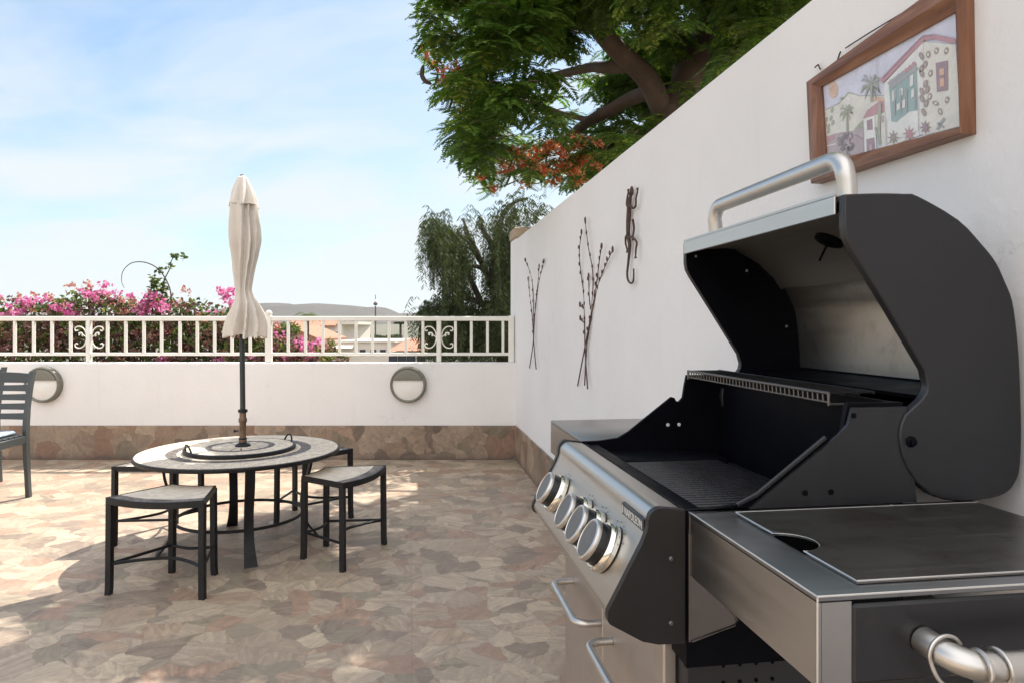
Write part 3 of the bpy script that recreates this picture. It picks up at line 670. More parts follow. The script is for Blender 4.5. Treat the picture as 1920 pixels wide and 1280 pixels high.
    for u, lb, dx in ((.5425, 'thin steel hook hanging second from the bend of the towel bar', .006), (.5615, 'thin steel hook hanging furthest along the towel bar, twisted back', -.006)):
        cc = (u, .5965, .8725)
        q = [(cc[0] + dx * math.sin(R(a)) * .2, cc[1] + .0162 * math.sin(R(a)), cc[2] + .0162 * math.cos(R(a))) for a in (125, 95, 60, 25, 0, -30, -60, -90, -120)]
        q += [(cc[0] + dx * .8, cc[1] - .006, cc[2] - .026), (cc[0] + dx * 1.6, cc[1], cc[2] - .046), (cc[0] + dx * 1.8, cc[1] + .012, cc[2] - .056), (cc[0] + dx * 1.8, cc[1] + .022, cc[2] - .044)]
        hook(u, lb, q)
M['bracket'] = steel('bracket_steel', (1, 1, 1), (.22, .20, .19), .38)
M['shelf_top'] = steel('shelf_top_steel', (.06, 1, 1), (.25, .25, .26), .34, .05, .25)
M['lining'] = steel('dimmed_lining_steel', (1, .05, 1), (.34, .33, .32), .5)  # lid steel darkened in colour for the dark interior it reflects
M['void'] = simple('notch_shade_black', (.002, .002, .002), 1.0, 0, .1, 5, 0, 60, 0)  # for the patch painted as the dark of the notch
M['letter'] = simple('badge_silver', (.62, .60, .56), .4, 0, .05, 9)
M['darksteel'] = steel('sooty_steel', (1, .05, 1), (.20, .19, .18), .40)
M['edge'] = steel('edge_glint', (1, 1, 1), (.80, .78, .74), .42, 0)  # brighter steel, only for the highlight strips on the shelf
M['steel_cover'] = steel('cover_steel', (.06, 1, 1), (.28, .27, .25), .33, .05, .75)
M['cart'] = simple('cart_charcoal', (.022, .022, .024), .4, 0, .08, 5, .05, 200)
build_grill()

# ------------------------------------------------------------------ framed tile picture
def flat(name, c):
    c = tuple(.72 * q_ + .28 * w_ for q_, w_ in zip(c, (.66, .63, .60))); return simple(name, c, .3, 0, .1, 25)
def build_picture():
    A = (.961, 1.3, 1.66)
    root = thing('framed_tile_picture', A, 'wood framed picture of painted tiles with village houses, on the white wall', 'picture', rot=TH)
    q = lambda x, y, u: onu(1480 + x / 3.555, y / 3.555, u)
    # outer corners read on the wall, inner ones on the front of the frame
    O = [q(108, 548, .930), q(1230, -192, .9605), q(1246, 895, .9605), q(137, 1226, .930)]
    I = [q(185, 577, .930), q(1098, 62, .930), q(1132, 838, .930), q(218, 1082, .930)]
    for k in range(4):
        a, b, c, d = O[k], O[(k + 1) % 4], I[(k + 1) % 4], I[k]
        mb = MB(); P = []
        mids = [tuple(a[i] * .45 + d[i] * .55 for i in range(3)), tuple(b[i] * .45 + c[i] * .55 for i in range(3))]
        def at_u(p, u): return (u, p[1], p[2])
        for e, f_, g_ in ((a, mids[0], d), (b, mids[1], c)):
            P += [at_u(e, .9605), at_u(e, .934), (.930, e[1] * .93 + g_[1] * .07, e[2] * .93 + g_[2] * .07), at_u(f_, .9295), (.936, e[1] * .22 + g_[1] * .78, e[2] * .22 + g_[2] * .78), at_u(g_, .940), at_u(g_, .9605)]
        n = 7; mb.add(P, [(i, (i + 1) % n, n + (i + 1) % n, n + i) for i in range(n)] + [tuple(range(n)), tuple(range(n, 2 * n))])
        mb.build('frame_side', M['wood'] if k in (0, 2) else M['wood_v'], root, ang=25)
    U = .9455
    mats = {'sky': flat('glaze_lilac', (.60, .61, .74)), 'sun': flat('glaze_orange', (.64, .35, .20)), 'cream': flat('glaze_cream', (.68, .65, .57)), 'green': flat('glaze_green', (.27, .31, .20)),
            'palm': flat('glaze_sage', (.25, .28, .22)), 'mauve': flat('glaze_mauve', (.36, .26, .29)), 'dark': flat('glaze_dark', (.09, .07, .08)), 'red': flat('glaze_red', (.42, .15, .19)),
            'white': flat('glaze_white', (.75, .74, .71)), 'teal': flat('glaze_teal', (.19, .34, .33)), 'grey': flat('glaze_grey', (.27, .28, .29)), 'brown': flat('glaze_brown', (.25, .18, .14)), 'purple': flat('glaze_purple', (.22, .10, .15)), 'seam': flat('tile_joint', (.40, .38, .38))}
    names = list(mats); mb = MB()
    def poly(pts, col, lv):
        P = [q(x, y, U - .0004 * lv) for x, y in pts]; mb.add(P, [tuple(range(len(P)))], names.index(col))
    def ell(x, y, rx, ry, col, lv, rot=0, n=16):
        poly([(x + rx * math.cos(t) * math.cos(rot) - ry * math.sin(t) * math.sin(rot), y + rx * math.cos(t) * math.sin(rot) + ry * math.sin(t) * math.cos(rot)) for t in [2 * math.pi * i / n for i in range(n)]], col, lv)
    def stroke(pts, wd, col, lv):
        for (a, b), (c, d) in zip(pts, pts[1:]):
            L_ = math.hypot(c - a, d - b) or 1; nx, ny = -(d - b) / L_ * wd, (c - a) / L_ * wd; poly([(a + nx, b + ny), (c + nx, d + ny), (c - nx, d - ny), (a - nx, b - ny)], col, lv)
    poly([(175, 565), (1105, 50), (1140, 850), (210, 1100)], 'sky', 0)
    ell(293, 600, 33, 58, 'sun', 1); ell(293, 600, 24, 44, 'cream', 1.5); ell(293, 600, 21, 40, 'sun', 2)
    poly([(192, 760), (240, 735), (330, 690), (370, 655), (395, 618), (430, 632), (470, 640), (540, 640), (640, 640), (640, 830), (480, 900), (400, 900), (205, 930)], 'cream', 1)
    stroke([(240, 735), (330, 690), (395, 618), (470, 640), (640, 640)], 3, 'green', 2); ell(395, 660, 16, 14, 'white', 2); ell(350, 658, 14, 10, 'green', 2)
    for x, y in ((230, 765), (222, 815), (240, 840), (285, 735), (278, 790), (262, 845), (290, 820), (225, 870), (262, 875), (246, 800)): ell(x, y, 10, 20, 'green', 2, .3)
    poly([(200, 930), (300, 893), (430, 872), (495, 850), (497, 1060), (225, 1095)], 'mauve', 2); stroke([(210, 935), (300, 915)], 14, 'red', 3); stroke([(212, 985), (310, 960)], 4, 'cream', 3); stroke([(440, 900), (490, 930)], 4, 'purple', 3)
    poly([(430, 868), (460, 830), (492, 800), (492, 850)], 'green', 2)
    def palm(cx, cy, s, h, w2, col):
        stroke([(cx, cy), (cx + 3, cy + h)], w2, col, 5)
        for a, l in ((-160, 1.), (-135, 1.05), (-100, .8), (-60, .9), (-25, 1.05), (10, .9), (35, 1.1), (150, 1.15), (120, 1.2), (65, 1.1)):
            ex, ey = cx + s * l * math.cos(R(a)) * .8, cy + s * l * math.sin(R(a)) + s * .15; mx, my = cx + s * l * .55 * math.cos(R(a)), cy + s * l * .6 * math.sin(R(a)) - s * .12
            poly([(cx, cy - 4), (mx - 5, my - s * .11), (ex, ey), (mx + 5, my + s * .12), (cx, cy + 6)], col, 4 + (abs(a) % 3) * .3)
    palm(382, 740, 62, 160, 6, 'green'); palm(545, 560, 92, 120, 8, 'palm')
    rr = random.Random(3)
    for i in range(46):
        ell(318 + rr.random() * 98, 895 + rr.random() * 165, 14, 15, 'dark' if i % 3 else 'mauve', 5 + (i % 4) * .3)
    poly([(490, 790), (520, 735), (580, 690), (640, 650), (640, 745), (560, 770)], 'red', 3); stroke([(545, 660), (632, 665)], 10, 'sun', 3.3)
    poly([(495, 802), (567, 770), (584, 1033), (503, 1048)], 'white', 4); poly([(515, 806), (552, 792), (555, 865), (520, 870)], 'purple', 5); poly([(513, 930), (566, 918), (573, 1022), (517, 1035)], 'purple', 5); ell(543, 985, 12, 24, 'mauve', 6)
    stroke([(604, 690), (596, 850), (602, 965)], 10, 'green', 6); stroke([(570, 850), (602, 955)], 6, 'palm', 6.5)
    poly([(610, 760), (640, 750), (648, 985), (612, 995)], 'cream', 4); ell(622, 795, 10, 26, 'mauve', 5)
    poly([(630, 560), (760, 420), (890, 280), (893, 895), (645, 985)], 'white', 4); poly([(892, 280), (1110, 300), (1140, 842), (893, 905)], 'cream', 4)
    stroke([(612, 545), (740, 410), (890, 258), (960, 246), (1110, 278)], 17, 'red', 6); stroke([(625, 520), (890, 240), (960, 236)], 3, 'purple', 7)
    poly([(663, 560), (848, 425), (858, 735), (800, 745), (740, 790), (715, 815), (680, 810)], 'teal', 5); stroke([(668, 575), (845, 440)], 26, 'grey', 6)
    for x, y in ((680, 545), (705, 528), (730, 508), (755, 490), (780, 470), (805, 450), (830, 428)): ell(x, y, 13, 15, 'grey' if x < 760 else 'red', 6.5)
    for a in ((686, 600, 708, 672), (716, 690, 736, 735), (735, 590, 756, 640), (752, 665, 772, 720), (803, 500, 826, 575), (812, 595, 830, 650)): poly([(a[0], a[1] + 8), (a[2], a[1] - 6), (a[2], a[3] - 6), (a[0], a[3] + 8)], 'white', 6.8)
    for x in (700, 742, 780, 836): stroke([(x, 600), (x + 2, 770 - (x - 700) * .3)], 5, 'grey', 7)
    poly([(648, 830), (725, 815), (790, 760), (855, 740), (860, 870), (650, 960)], 'white', 6)
    poly([(975, 422), (1056, 405), (1057, 602), (983, 614)], 'purple', 6); poly([(1000, 462), (1030, 455), (1032, 575), (1004, 582)], 'sun', 7); poly([(1000, 505), (1030, 500), (1031, 520), (1001, 525)], 'purple', 7.5)
    for i, (x, y) in enumerate(((880, 375), (905, 432), (882, 492), (908, 560), (884, 612), (912, 690), (896, 750), (880, 460), (885, 660), (920, 600))): ell(x, y, 15, 28, 'brown', 6, .3 if i % 2 else -.4); ell(x, y, 7, 14, 'mauve', 7)
    for x, y, a in ((925, 365, 0), (980, 340, -.9), (1045, 340, -.9), (940, 490, .2), (935, 645, .3), (975, 690, .8), (1050, 668, -1.0), (1005, 745, -.3)): ell(x, y, 14, 24, 'brown', 6, a + 1.2 if abs(a) > .5 else a); ell(x, y, 6, 12, 'cream', 7, a)
    for x, y, c_, s in ((692, 918, 'brown', 52), (798, 892, 'red', 56), (905, 850, 'purple', 52)):
        poly([(x + s * (1 if i % 2 == 0 else .38) * math.cos(R(i * 22.5)) * .8, y + s * (1 if i % 2 == 0 else .38) * math.sin(R(i * 22.5))) for i in range(16)], c_, 8)
    stroke([(985, 865), (1010, 820), (1035, 790)], 10, 'grey', 6); stroke([(985, 820), (1030, 850)], 7, 'grey', 6)
    for p in (((577, 352), (590, 640)), ((645, 780), (650, 985)), ((890, 290), (893, 250)), ((860, 640), (866, 905))): stroke(p, 1.6, 'seam', 9)
    mb.build('painted_tiles', [mats[n] for n in names], root, smooth=False)
    mb = MB(); mb.add([q(x, y, .9475) for x, y in ((150, 540), (1120, 20), (1160, 880), (190, 1140))] + [q(x, y, .9600) for x, y in ((150, 540), (1120, 20), (1160, 880), (190, 1140))], [(0, 1, 2, 3), (4, 7, 6, 5), (0, 4, 5, 1), (1, 5, 6, 2), (2, 6, 7, 3), (3, 7, 4, 0)]); mb.build('backing_board', M['wood'], root)
    # wire and nails above it
    mb = MB(); w_ = [q(375, 322, .956), q(420, 293, .953), q(560, 205, .952), q(740, 97, .952), q(905, -3, .952), q(1200, -184, .952)]; mb.tube(spline(w_, 4), .0016, 6)
    o = mb.build('hanging_wire', M['rust'], None, origin=(.953, 1.2, 1.85), rot=TH); tag(o, 'thin dark wire fixed along the wall above the framed picture', 'wire')
    for pts, lb in ((((205, 462), (192, 432), (170, 452)), 'bent nail in the wall above the left corner of the picture frame'), (((322, 402), (335, 362), (342, 345)), 'dark nail sticking up beside the start of the wire')):
        mb = MB(); mb.tube([(.960, *q(*pts[0], .960)[1:])] + [q(*p, .953) for p in pts], .0018, 6); o = mb.build('nail', M['rust'], None, origin=q(*pts[0], .96), rot=TH); tag(o, lb, 'nail')
build_picture()

# ------------------------------------------------------------------ twig ornaments on the wall
def build_wall_ornaments():
    q = lambda x, y, u=.948: onu(960 + x / 3.047, 330 + y / 3.047, u)
    sets = [
        ('brown metal twigs with buds on the wall, the smaller bunch nearest the corner', .0042, [
            [(100, 1095), (120, 960), (130, 800), (145, 660), (165, 560), (182, 488)], [(138, 1102), (125, 960), (115, 800), (103, 690), (92, 588)],
            [(124, 930), (122, 720), (112, 580), (75, 482)], [(132, 760), (150, 600), (155, 518)]]),
        ('brown metal twigs with buds on the wall, the taller bunch nearer the grill', .0040, [
            [(375, 1197), (412, 1000), (435, 880), (470, 720), (500, 600), (540, 500), (575, 425)], [(432, 1215), (420, 1040), (415, 900), (412, 700), (395, 560), (385, 440), (397, 325)],
            [(415, 1195), (428, 960), (455, 760), (462, 560), (435, 400), (418, 255)], [(430, 940), (465, 730), (485, 600), (500, 480), (512, 405)],
            [(446, 740), (440, 640), (438, 575)], [(412, 760), (388, 738)], [(414, 840), (390, 815)]])]
    for lb, r, ps in sets:
        root = thing('twig_ornament', q(*ps[0][0], .955), lb, 'wall ornament', 'metal twig ornaments on the wall', rot=TH)
        rnd = random.Random(5)
        for k, pts in enumerate(ps):
            P = spline([q(x, y, .950 - .012 * math.sin(i * 1.3 + k)) for i, (x, y) in enumerate(pts)], 5)
            mb = MB(); n = len(P); mb.tube(P, [r * (1 - .5 * i / n) for i in range(n)], 7)
            for i in range(n // 3, n, 2 if n > 14 else 5):
                p = P[i]; s = rnd.choice((-1, 1)); mb.ball((p.x - .003, p.y + s * .008, p.z + .008), (.005, .0055, .012), n=7, k=5)
            p = P[-1]; mb.ball((p.x, p.y, p.z + .004), (.006, .007, .017), n=7, k=5)
            mb.build('twig', M['twig'], root)
    # iron gecko-like ornament ending in a hook
    root = thing('iron_hook_ornament', q(680, 340, .955), 'rusty iron lizard ornament with a hooked tail, high on the wall beside the twigs', 'wall ornament', rot=TH)
    S = lambda pts, u=.944: spline([q(x, y, u) for x, y in pts], 5)
    P = S(((684, 60), (683, 90), (677, 118), (670, 160), (668, 215), (664, 280), (664, 340), (672, 390), (670, 440), (664, 500), (658, 560), (664, 598), (680, 613), (694, 596), (695, 530))); n = len(P)
    key = [(0, .004), (.05, .013), (.10, .015), (.14, .009), (.20, .014), (.30, .016), (.40, .013), (.50, .012), (.58, .009), (.66, .0075), (.8, .0065), (1, .005)]
    def rad(t):
        for (a_, ra), (b_, rb) in zip(key, key[1:]):
            if a_ <= t <= b_: return ra + (rb - ra) * (t - a_) / (b_ - a_)
        return .005
    mb = MB(); mb.tube(P, [.72 * rad(i / (n - 1)) for i in range(n)], 10); mb.build('lizard_body', M['rust'], root)
    for pts in (((674, 165), (690, 185), (706, 172), (708, 130), (717, 92)), ((668, 185), (656, 165), (660, 120), (664, 98)), ((668, 350), (688, 352), (712, 380), (708, 418), (706, 452)), ((664, 330), (650, 352), (650, 390), (658, 420)), ((690, 250), (697, 300), (690, 350))):
        P = S(pts, .940); n = len(P); mb = MB(); mb.tube(P, [.0055 - .002 * i / n for i in range(n)], 8)
        for k in (-1, 0, 1): e = P[-1]; mb.tube([e, (e.x, e.y + k * .010, e.z + (.016 if pts[-1][1] < 250 else -.014))], .0028, 5)
        mb.build('lizard_leg', M['rust'], root)
build_wall_ornaments()

# ------------------------------------------------------------------ table, tray, umbrella, stools
TC = Vector((-1.496, 3.84, 0))
def build_table():
    t = thing('mosaic_table', TC, 'round mosaic top table with four curved black iron legs, under the closed umbrella', 'table')
    z = .52
    mb = MB(); mb.lathe([(0, z - .014), (.5235, z - .014), (.5235, z + .0005), (.522, z + .002), (.0, z + .002)], TC, 96); mb.build('tabletop', mosaic('table_mosaic', [(.318, .374), (.519, .53)], 0), t)
    mb = MB(); mb.lathe([(.500, z - .0145), (.500, z - .019), (.527, z - .020), (.530, z - .016), (.530, z - .003), (.5275, z), (.524, z)], TC, 96, cap=False)
    mb.build('rim', M['black_iron'], t)
    mb = MB(); mb.lathe([(.0, z - .068), (.12, z - .066), (.20, z - .050), (.245, z - .024), (.25, z - .0148)], TC, 48); mb.lathe([(.40, z - .036), (.408, z - .036), (.408, z - .0145), (.40, z - .0145)], TC, 64, cap=False); mb.build('bowl', M['black_iron'], t)
    for k, a in enumerate((-62, 28, 118, 208)):
        d = Vector((math.cos(R(a)), math.sin(R(a)), 0)); s = Vector((-d.y, d.x, 0))
        mb = MB(); prof = [(.385, z - .0145, .024), (.375, .40, .024), (.345, .30, .0235), (.330, .22, .023), (.335, .14, .024), (.360, .07, .027), (.405, .012, .031), (.412, 0.0, .032)]
        pr = spline([(r, zz_, w_) for r, zz_, w_ in prof], 4); vs = []; fs = []
        for r, zz_, w_ in pr:
            c = TC + d * r
            for (dr, ds) in ((-.007, -1), (.007, -1), (.007, 1), (-.007, 1)): p = c + d * dr + s * ds * w_; vs.append((p.x, p.y, max(0.0, zz_)))
        for i in range(len(pr) - 1):
            for j in range(4): q = (j + 1) % 4; fs.append((i * 4 + j, i * 4 + q, i * 4 + 4 + q, i * 4 + 4 + j))
        fs += [(0, 1, 2, 3), tuple(range(len(vs) - 4, len(vs)))]; mb.add(vs, fs); mb.build('leg', M['black_iron'], t)
    mb = MB(); mb.tube([TC + Vector((.330 * math.cos(R(a)), .330 * math.sin(R(a)), .165)) for a in range(0, 361, 6)], .0085, 8, cap=False); mb.build('foot_ring', M['black_iron'], t)
    # round tray / turntable lying on it
    zt = z + .0135
    tr = thing('round_tray', TC + Vector((0, 0, z)), 'round mosaic serving tray with two black loop handles in the middle of the table', 'tray')
    mb = MB(); mb.lathe([(0, zt), (.278, zt), (.278, zt + .0095), (0.0165, zt + .0095)], TC, 72); mb.build('tray_top', mosaic('tray_mosaic', [(.146, .180), (.2745, .30)], 16, (.74, .63, .49), (.08, .065, .06)), tr)
    mb = MB(); mb.lathe([(.2785, z + .003), (.288, z + .002), (.292, z + .010), (.290, z + .022), (.2785, z + .0235)], TC, 72, cap=False); mb.lathe([(.10, z + .001), (.26, z + .001), (.26, zt - .0005), (.1, zt - .0005)], TC, 48); mb.build('tray_rim', M['black_iron'], tr)
    for a in (222, 42):
        c = TC + Vector((.272 * math.cos(R(a)), .272 * math.sin(R(a)), z + .020)); s = Vector((-math.sin(R(a)), math.cos(R(a)), 0))
        mb = MB(); mb.tube([c + s * .045 * math.cos(R(b)) + Vector((.010 * math.cos(R(a)), .010 * math.sin(R(a)), .040)) * math.sin(R(b)) for b in range(0, 181, 15)], .0048, 8); mb.build('tray_handle', M['black_iron'], tr)
build_table()
def build_umbrella():
    x0, y0 = TC.x + .012, TC.y; k = 3.84 / FPX; Z = lambda py: CAM_H - (py - HY) * k
    t = thing('closed_umbrella', (x0, y0, .545), 'closed cream patio umbrella on a dark pole standing in the round table', 'umbrella')
    mb = MB(); mb.tube([(x0, y0, .515), (x0, y0, Z(766))], .0135, 14); mb.tube([(x0, y0, Z(766)), (x0 - .004, y0, Z(640)), (x0 - .008, y0, 1.98)], .0142, 14); mb.build('pole', M['umb_pole'], t)
    mb = MB(); mb.lathe([(.016, Z(830)), (.021, Z(828)), (.021, Z(822)), (.0175, Z(818)), (.0175, Z(792)), (.022, Z(790)), (.022, Z(784)), (.0175, Z(782)), (.0175, Z(772))], (x0, y0, 0), 20); mb.build('brass_sleeve', M['brass'], t)
    mb = MB(); mb.lathe([(.015, Z(772.5)), (.025, Z(772)), (.025, Z(767)), (.015, Z(766))], (x0, y0, 0), 20); mb.build('collar', M['black_iron'], t)
    mb = MB(); mb.lathe([(.0165, .5435), (.042, .5435), (.040, .552), (.022, .562), (.019, .575), (.0225, .585), (.017, .592)], (x0, y0, 0), 24); mb.build('pole_flange', M['black_iron'], t)
    mb = MB(); mb.tube([(x0 - .018, y0 - .015, Z(806)), (x0 - .032, y0 - .025, Z(806))], .004, 8); mb.ball((x0 - .034, y0 - .027, Z(806)), .008); mb.build('tightening_knob', M['black_iron'], t)
    # folded cloth: py, half width left, half width right, fold depth
    rows = [(380, 23, 26, .20), (395, 23, 27, .22), (420, 23, 29, .24), (450, 23, 31, .26), (480, 21, 28, .28), (505, 19, 23, .28), (530, 16, 18, .26), (545, 14.5, 16.5, .24), (558, 15, 21, .26), (572, 19, 30, .30), (586, 25, 38, .32), (602, 30, 44, .32), (620, 33, 47, .30), (632, 34, 48, .28)]
    def tier(rows, nf, ph0, tw, seedz, name, ragged, thick=.003):
        n = 120; vs = []; fs = []; sub = []
        P = spline([(a, b, c) for a, b, c, d in rows], 5); F = spline([(d, 0, 0) for a, b, c, d in rows], 5)
        m = len(P)
        for i in range(m):
            py, l, r_ = P[i]; fd = F[i].x; cx = x0 - .004 * (i / m) + (r_ - l) / 2 * k; hw = (l + r_) / 2 * k
            for j in range(n):
                a = 2 * math.pi * j / n; ph = nf * a + ph0 + tw * i / m + 1.3 * math.sin(2 * a + 1 + 1.5 * i / m)
                f = .5 + .5 * math.cos(ph + .5 * math.sin(ph)); wob = noise.noise((1.9 * math.cos(a), 1.9 * math.sin(a), Z(py) * 3 + seedz)) + .35 * noise.noise((6 * math.cos(a), 6 * math.sin(a), Z(py) * 4 + seedz))
                rad = hw * 1.04 * (1 - fd * (1 - f) * 1.5 + .22 * wob)
                zz_ = Z(py)
                if ragged and i > m - 7: zz_ -= (i - m + 7) / 6 * ragged * (.7 * math.cos(nf * a + ph0 + tw) + 1.2 * wob)
                vs.append((cx + rad * math.cos(a), y0 + rad * math.sin(a), zz_))
        for i in range(m - 1):
            for j in range(n): q = (j + 1) % n; fs.append((i * n + j, i * n + q, (i + 1) * n + q, (i + 1) * n + j))
        mb = MB(); mb.add(vs, fs); o = mb.build(name, M['canvas'], t, ang=80); sd = o.modifiers.new('cloth', 'SOLIDIFY'); sd.thickness = thick; sd.offset = -1
        return o
    tier(rows, 9, .6, 5.0, 0, 'canopy', .014)
    tier([(330, 3, 3, .05), (334, 8, 8, .1), (343, 12, 13, .14), (358, 19, 21, .2), (372, 25, 27, .22), (386, 30, 32, .24)], 6, 1.2, .6, 7, 'canopy_cap', .007)
    mb = MB(); mb.lathe([(.0, Z(327)), (.008, Z(328)), (.011, Z(330)), (.008, Z(333)), (.005, Z(335))], (x0 - .004, y0, 0), 12); mb.build('finial', M['umb_pole'], t)
build_umbrella()

def build_stools():
    org = Vector((0, 0, 0)); zs = .432
    s = thing('mosaic_stool', org, 'x', 'stool', 'stools around the mosaic table')
    # local frame: +x points outwards from the table; the seat is a curved wedge
    def edge(r, a): return (r * math.cos(R(a)) - .60, r * math.sin(R(a)))
    def ring(grow): 
        o = [edge(.785 + grow, a) for a in range(-17, 18, 2)]; i = [edge(.462 - grow, a * .82) for a in range(17, -18, -2)]
        if grow: o = [(x, y + (grow if y > 0 else -grow) * min(1, abs(y) / .12)) for x, y in o]; i = [(x, y + (grow if y > 0 else -grow) * min(1, abs(y) / .08)) for x, y in i]
        return o + i
    def dish(x, y): return -.008 * (1 - min(1, (y / .22) ** 2))
    def plate(poly, z0, z1, mats, name):
        n = len(poly); h = n // 2; vs = []; fs = []
        # grid between the outer and inner arc
        rows = 8
        o = poly[:h]; i = list(reversed(poly[h:]))
        for zo in (z1, z0):
            for k in range(rows + 1):
                t = k / rows
                for a, b in zip(o, i): x, y = a[0] * (1 - t) + b[0] * t, a[1] * (1 - t) + b[1] * t; vs.append((x, y, zo + dish(x, y)))
        m = h; S = (rows + 1) * m
        for k in range(rows):
            for j in range(m - 1): a = k * m + j; fs.append((a, a + 1, a + m + 1, a + m)); fs.append((S + a, S + a + m, S + a + m + 1, S + a + 1))
        for j in range(m - 1): fs.append((j, S + j, S + j + 1, j + 1)); a = rows * m + j; fs.append((a, a + 1, S + a + 1, S + a))
        for k in range(rows): a = k * m; fs.append((a, a + m, S + a + m, S + a)); a = k * m + m - 1; fs.append((a, S + a, S + a + m, a + m))
        mb = MB(); mb.add(vs, fs); return mb.build(name, mats, s)
    plate(ring(-.006), zs - .008, zs + .004, mosaic_seat, 'seat')
    fr = ring(.004); 
    mb = MB(); P = [Vector((x, y, zs - .008 + dish(x, y))) for x, y in fr]; P.append(P[0])
    vs = []; fs = []
    for p in P:
        c = Vector((.0, 0, p.z)); d = (Vector((p.x, p.y, 0)) - Vector((.02, 0, 0))).normalized() * .012
        vs += [(p.x - d.x, p.y - d.y, p.z - .016), (p.x, p.y, p.z - .016), (p.x, p.y, p.z + .013), (p.x - d.x * .9, p.y - d.y * .9, p.z + .013)]
    for i in range(len(P) - 1):
        for j in range(4): q = (j + 1) % 4; fs.append((i * 4 + j, i * 4 + q, i * 4 + 4 + q, i * 4 + 4 + j))
    mb.add(vs, fs); mb.build('seat_frame', M['black_iron'], s)
    legs = []
    for (r, a) in ((.775, 16.6), (.775, -16.6), (.472, 13.2), (.472, -13.2)):
        x, y = edge(r, a); legs.append((x, y)); sx = 1 if r > .6 else -1; sy = 1 if a > 0 else -1
        mb = MB(); pts = [(x, y, zs - .012), (x + sx * .002, y, .25), (x + sx * .003, y + sy * .001, .06), (x + sx * .005, y + sy * .003, .0)]
        P = spline(pts, 3); vs = []; fs = []
        for p in P:
            h = .0125
            for dx, dy in ((-h, -h), (h, -h), (h, h), (-h, h)): vs.append((p.x + dx, p.y + dy, max(p.z, 0)))
        for i in range(len(P) - 1):
            for j in range(4): q = (j + 1) % 4; fs.append((i * 4 + j, i * 4 + q, i * 4 + 4 + q, i * 4 + 4 + j))
        fs += [(0, 1, 2, 3), tuple(range(len(vs) - 4, len(vs)))]; mb.add(vs, fs); mb.build('leg', M['black_iron'], s)
    zc = .135
    mb = MB(); mb.tube(spline([(legs[0][0], legs[0][1], zc), (legs[0][0] - .07, .12, zc), (legs[0][0] - .11, 0, zc), (legs[0][0] - .07, -.12, zc), (legs[1][0], legs[1][1], zc)], 6), .0075, 8); mb.build('stretcher', M['black_iron'], s)
    mb = MB(); mb.tube([(legs[0][0], legs[0][1], zc + .002), (legs[2][0], legs[2][1], zc + .002)], .0072, 8); mb.build('stretcher', M['black_iron'], s)
    mb = MB(); mb.tube([(legs[1][0], legs[1][1], zc + .002), (legs[3][0], legs[3][1], zc + .002)], .0072, 8); mb.build('stretcher', M['black_iron'], s)
    mb = MB(); mb.tube(spline([(legs[2][0], legs[2][1], zc), (legs[2][0] + .03, 0, zc), (legs[3][0], legs[3][1], zc)], 5), .0072, 8); mb.build('stretcher', M['black_iron'], s)
    spots = [(263, .0, 'wedge shaped stool with mosaic seat, nearest of the four, left of the table'), (344, .01, 'wedge shaped stool with mosaic seat, pulled out on the right side of the table'),
             (66, -.06, 'wedge shaped stool with mosaic seat, half hidden behind the right of the table'), (163, -.10, 'wedge shaped stool with mosaic seat, tucked under the far left of the table')]
    for i, (a, dr, lb) in enumerate(spots):
        o = s if i == 0 else copy_tree(s)
        r = .60 + dr; o.location = TC + Vector((r * math.cos(R(a)), r * math.sin(R(a)), 0)); o.rotation_euler = (0, 0, R(a)); o['label'] = lb
def mk_seat():
    t = NT('stool_mosaic'); s_ = t.N.new('ShaderNodeSeparateXYZ'); t.link(t.tc.outputs['Object'], s_.inputs[0]); x, y = s_.outputs[0], s_.outputs[1]
    x2 = t.math('ADD', x, .60); r = t.math('SQRT', t.math('ADD', t.math('MULTIPLY', x2, x2), t.math('MULTIPLY', y, y)))
    m = t.math('GREATER_THAN', r, .725)
    vo = t.N.new('ShaderNodeTexVoronoi'); vo.inputs['Scale'].default_value = 38; t.link(t.tc.outputs['Object'], vo.inputs['Vector']); s3 = t.N.new('ShaderNodeSeparateXYZ'); t.link(vo.outputs['Color'], s3.inputs[0])
    c = t.mix(m, t.ramp(s3.outputs[0], [(0, (.58, .50, .41)), (1, (.74, .65, .54))]), t.ramp(s3.outputs[1], [(0, (.09, .08, .075)), (1, (.26, .22, .19))]))
    t.base(c); t.rough(.7); t.p.inputs['Specular IOR Level'].default_value = .25; return t.mat
mosaic_seat = mk_seat()
build_stools()

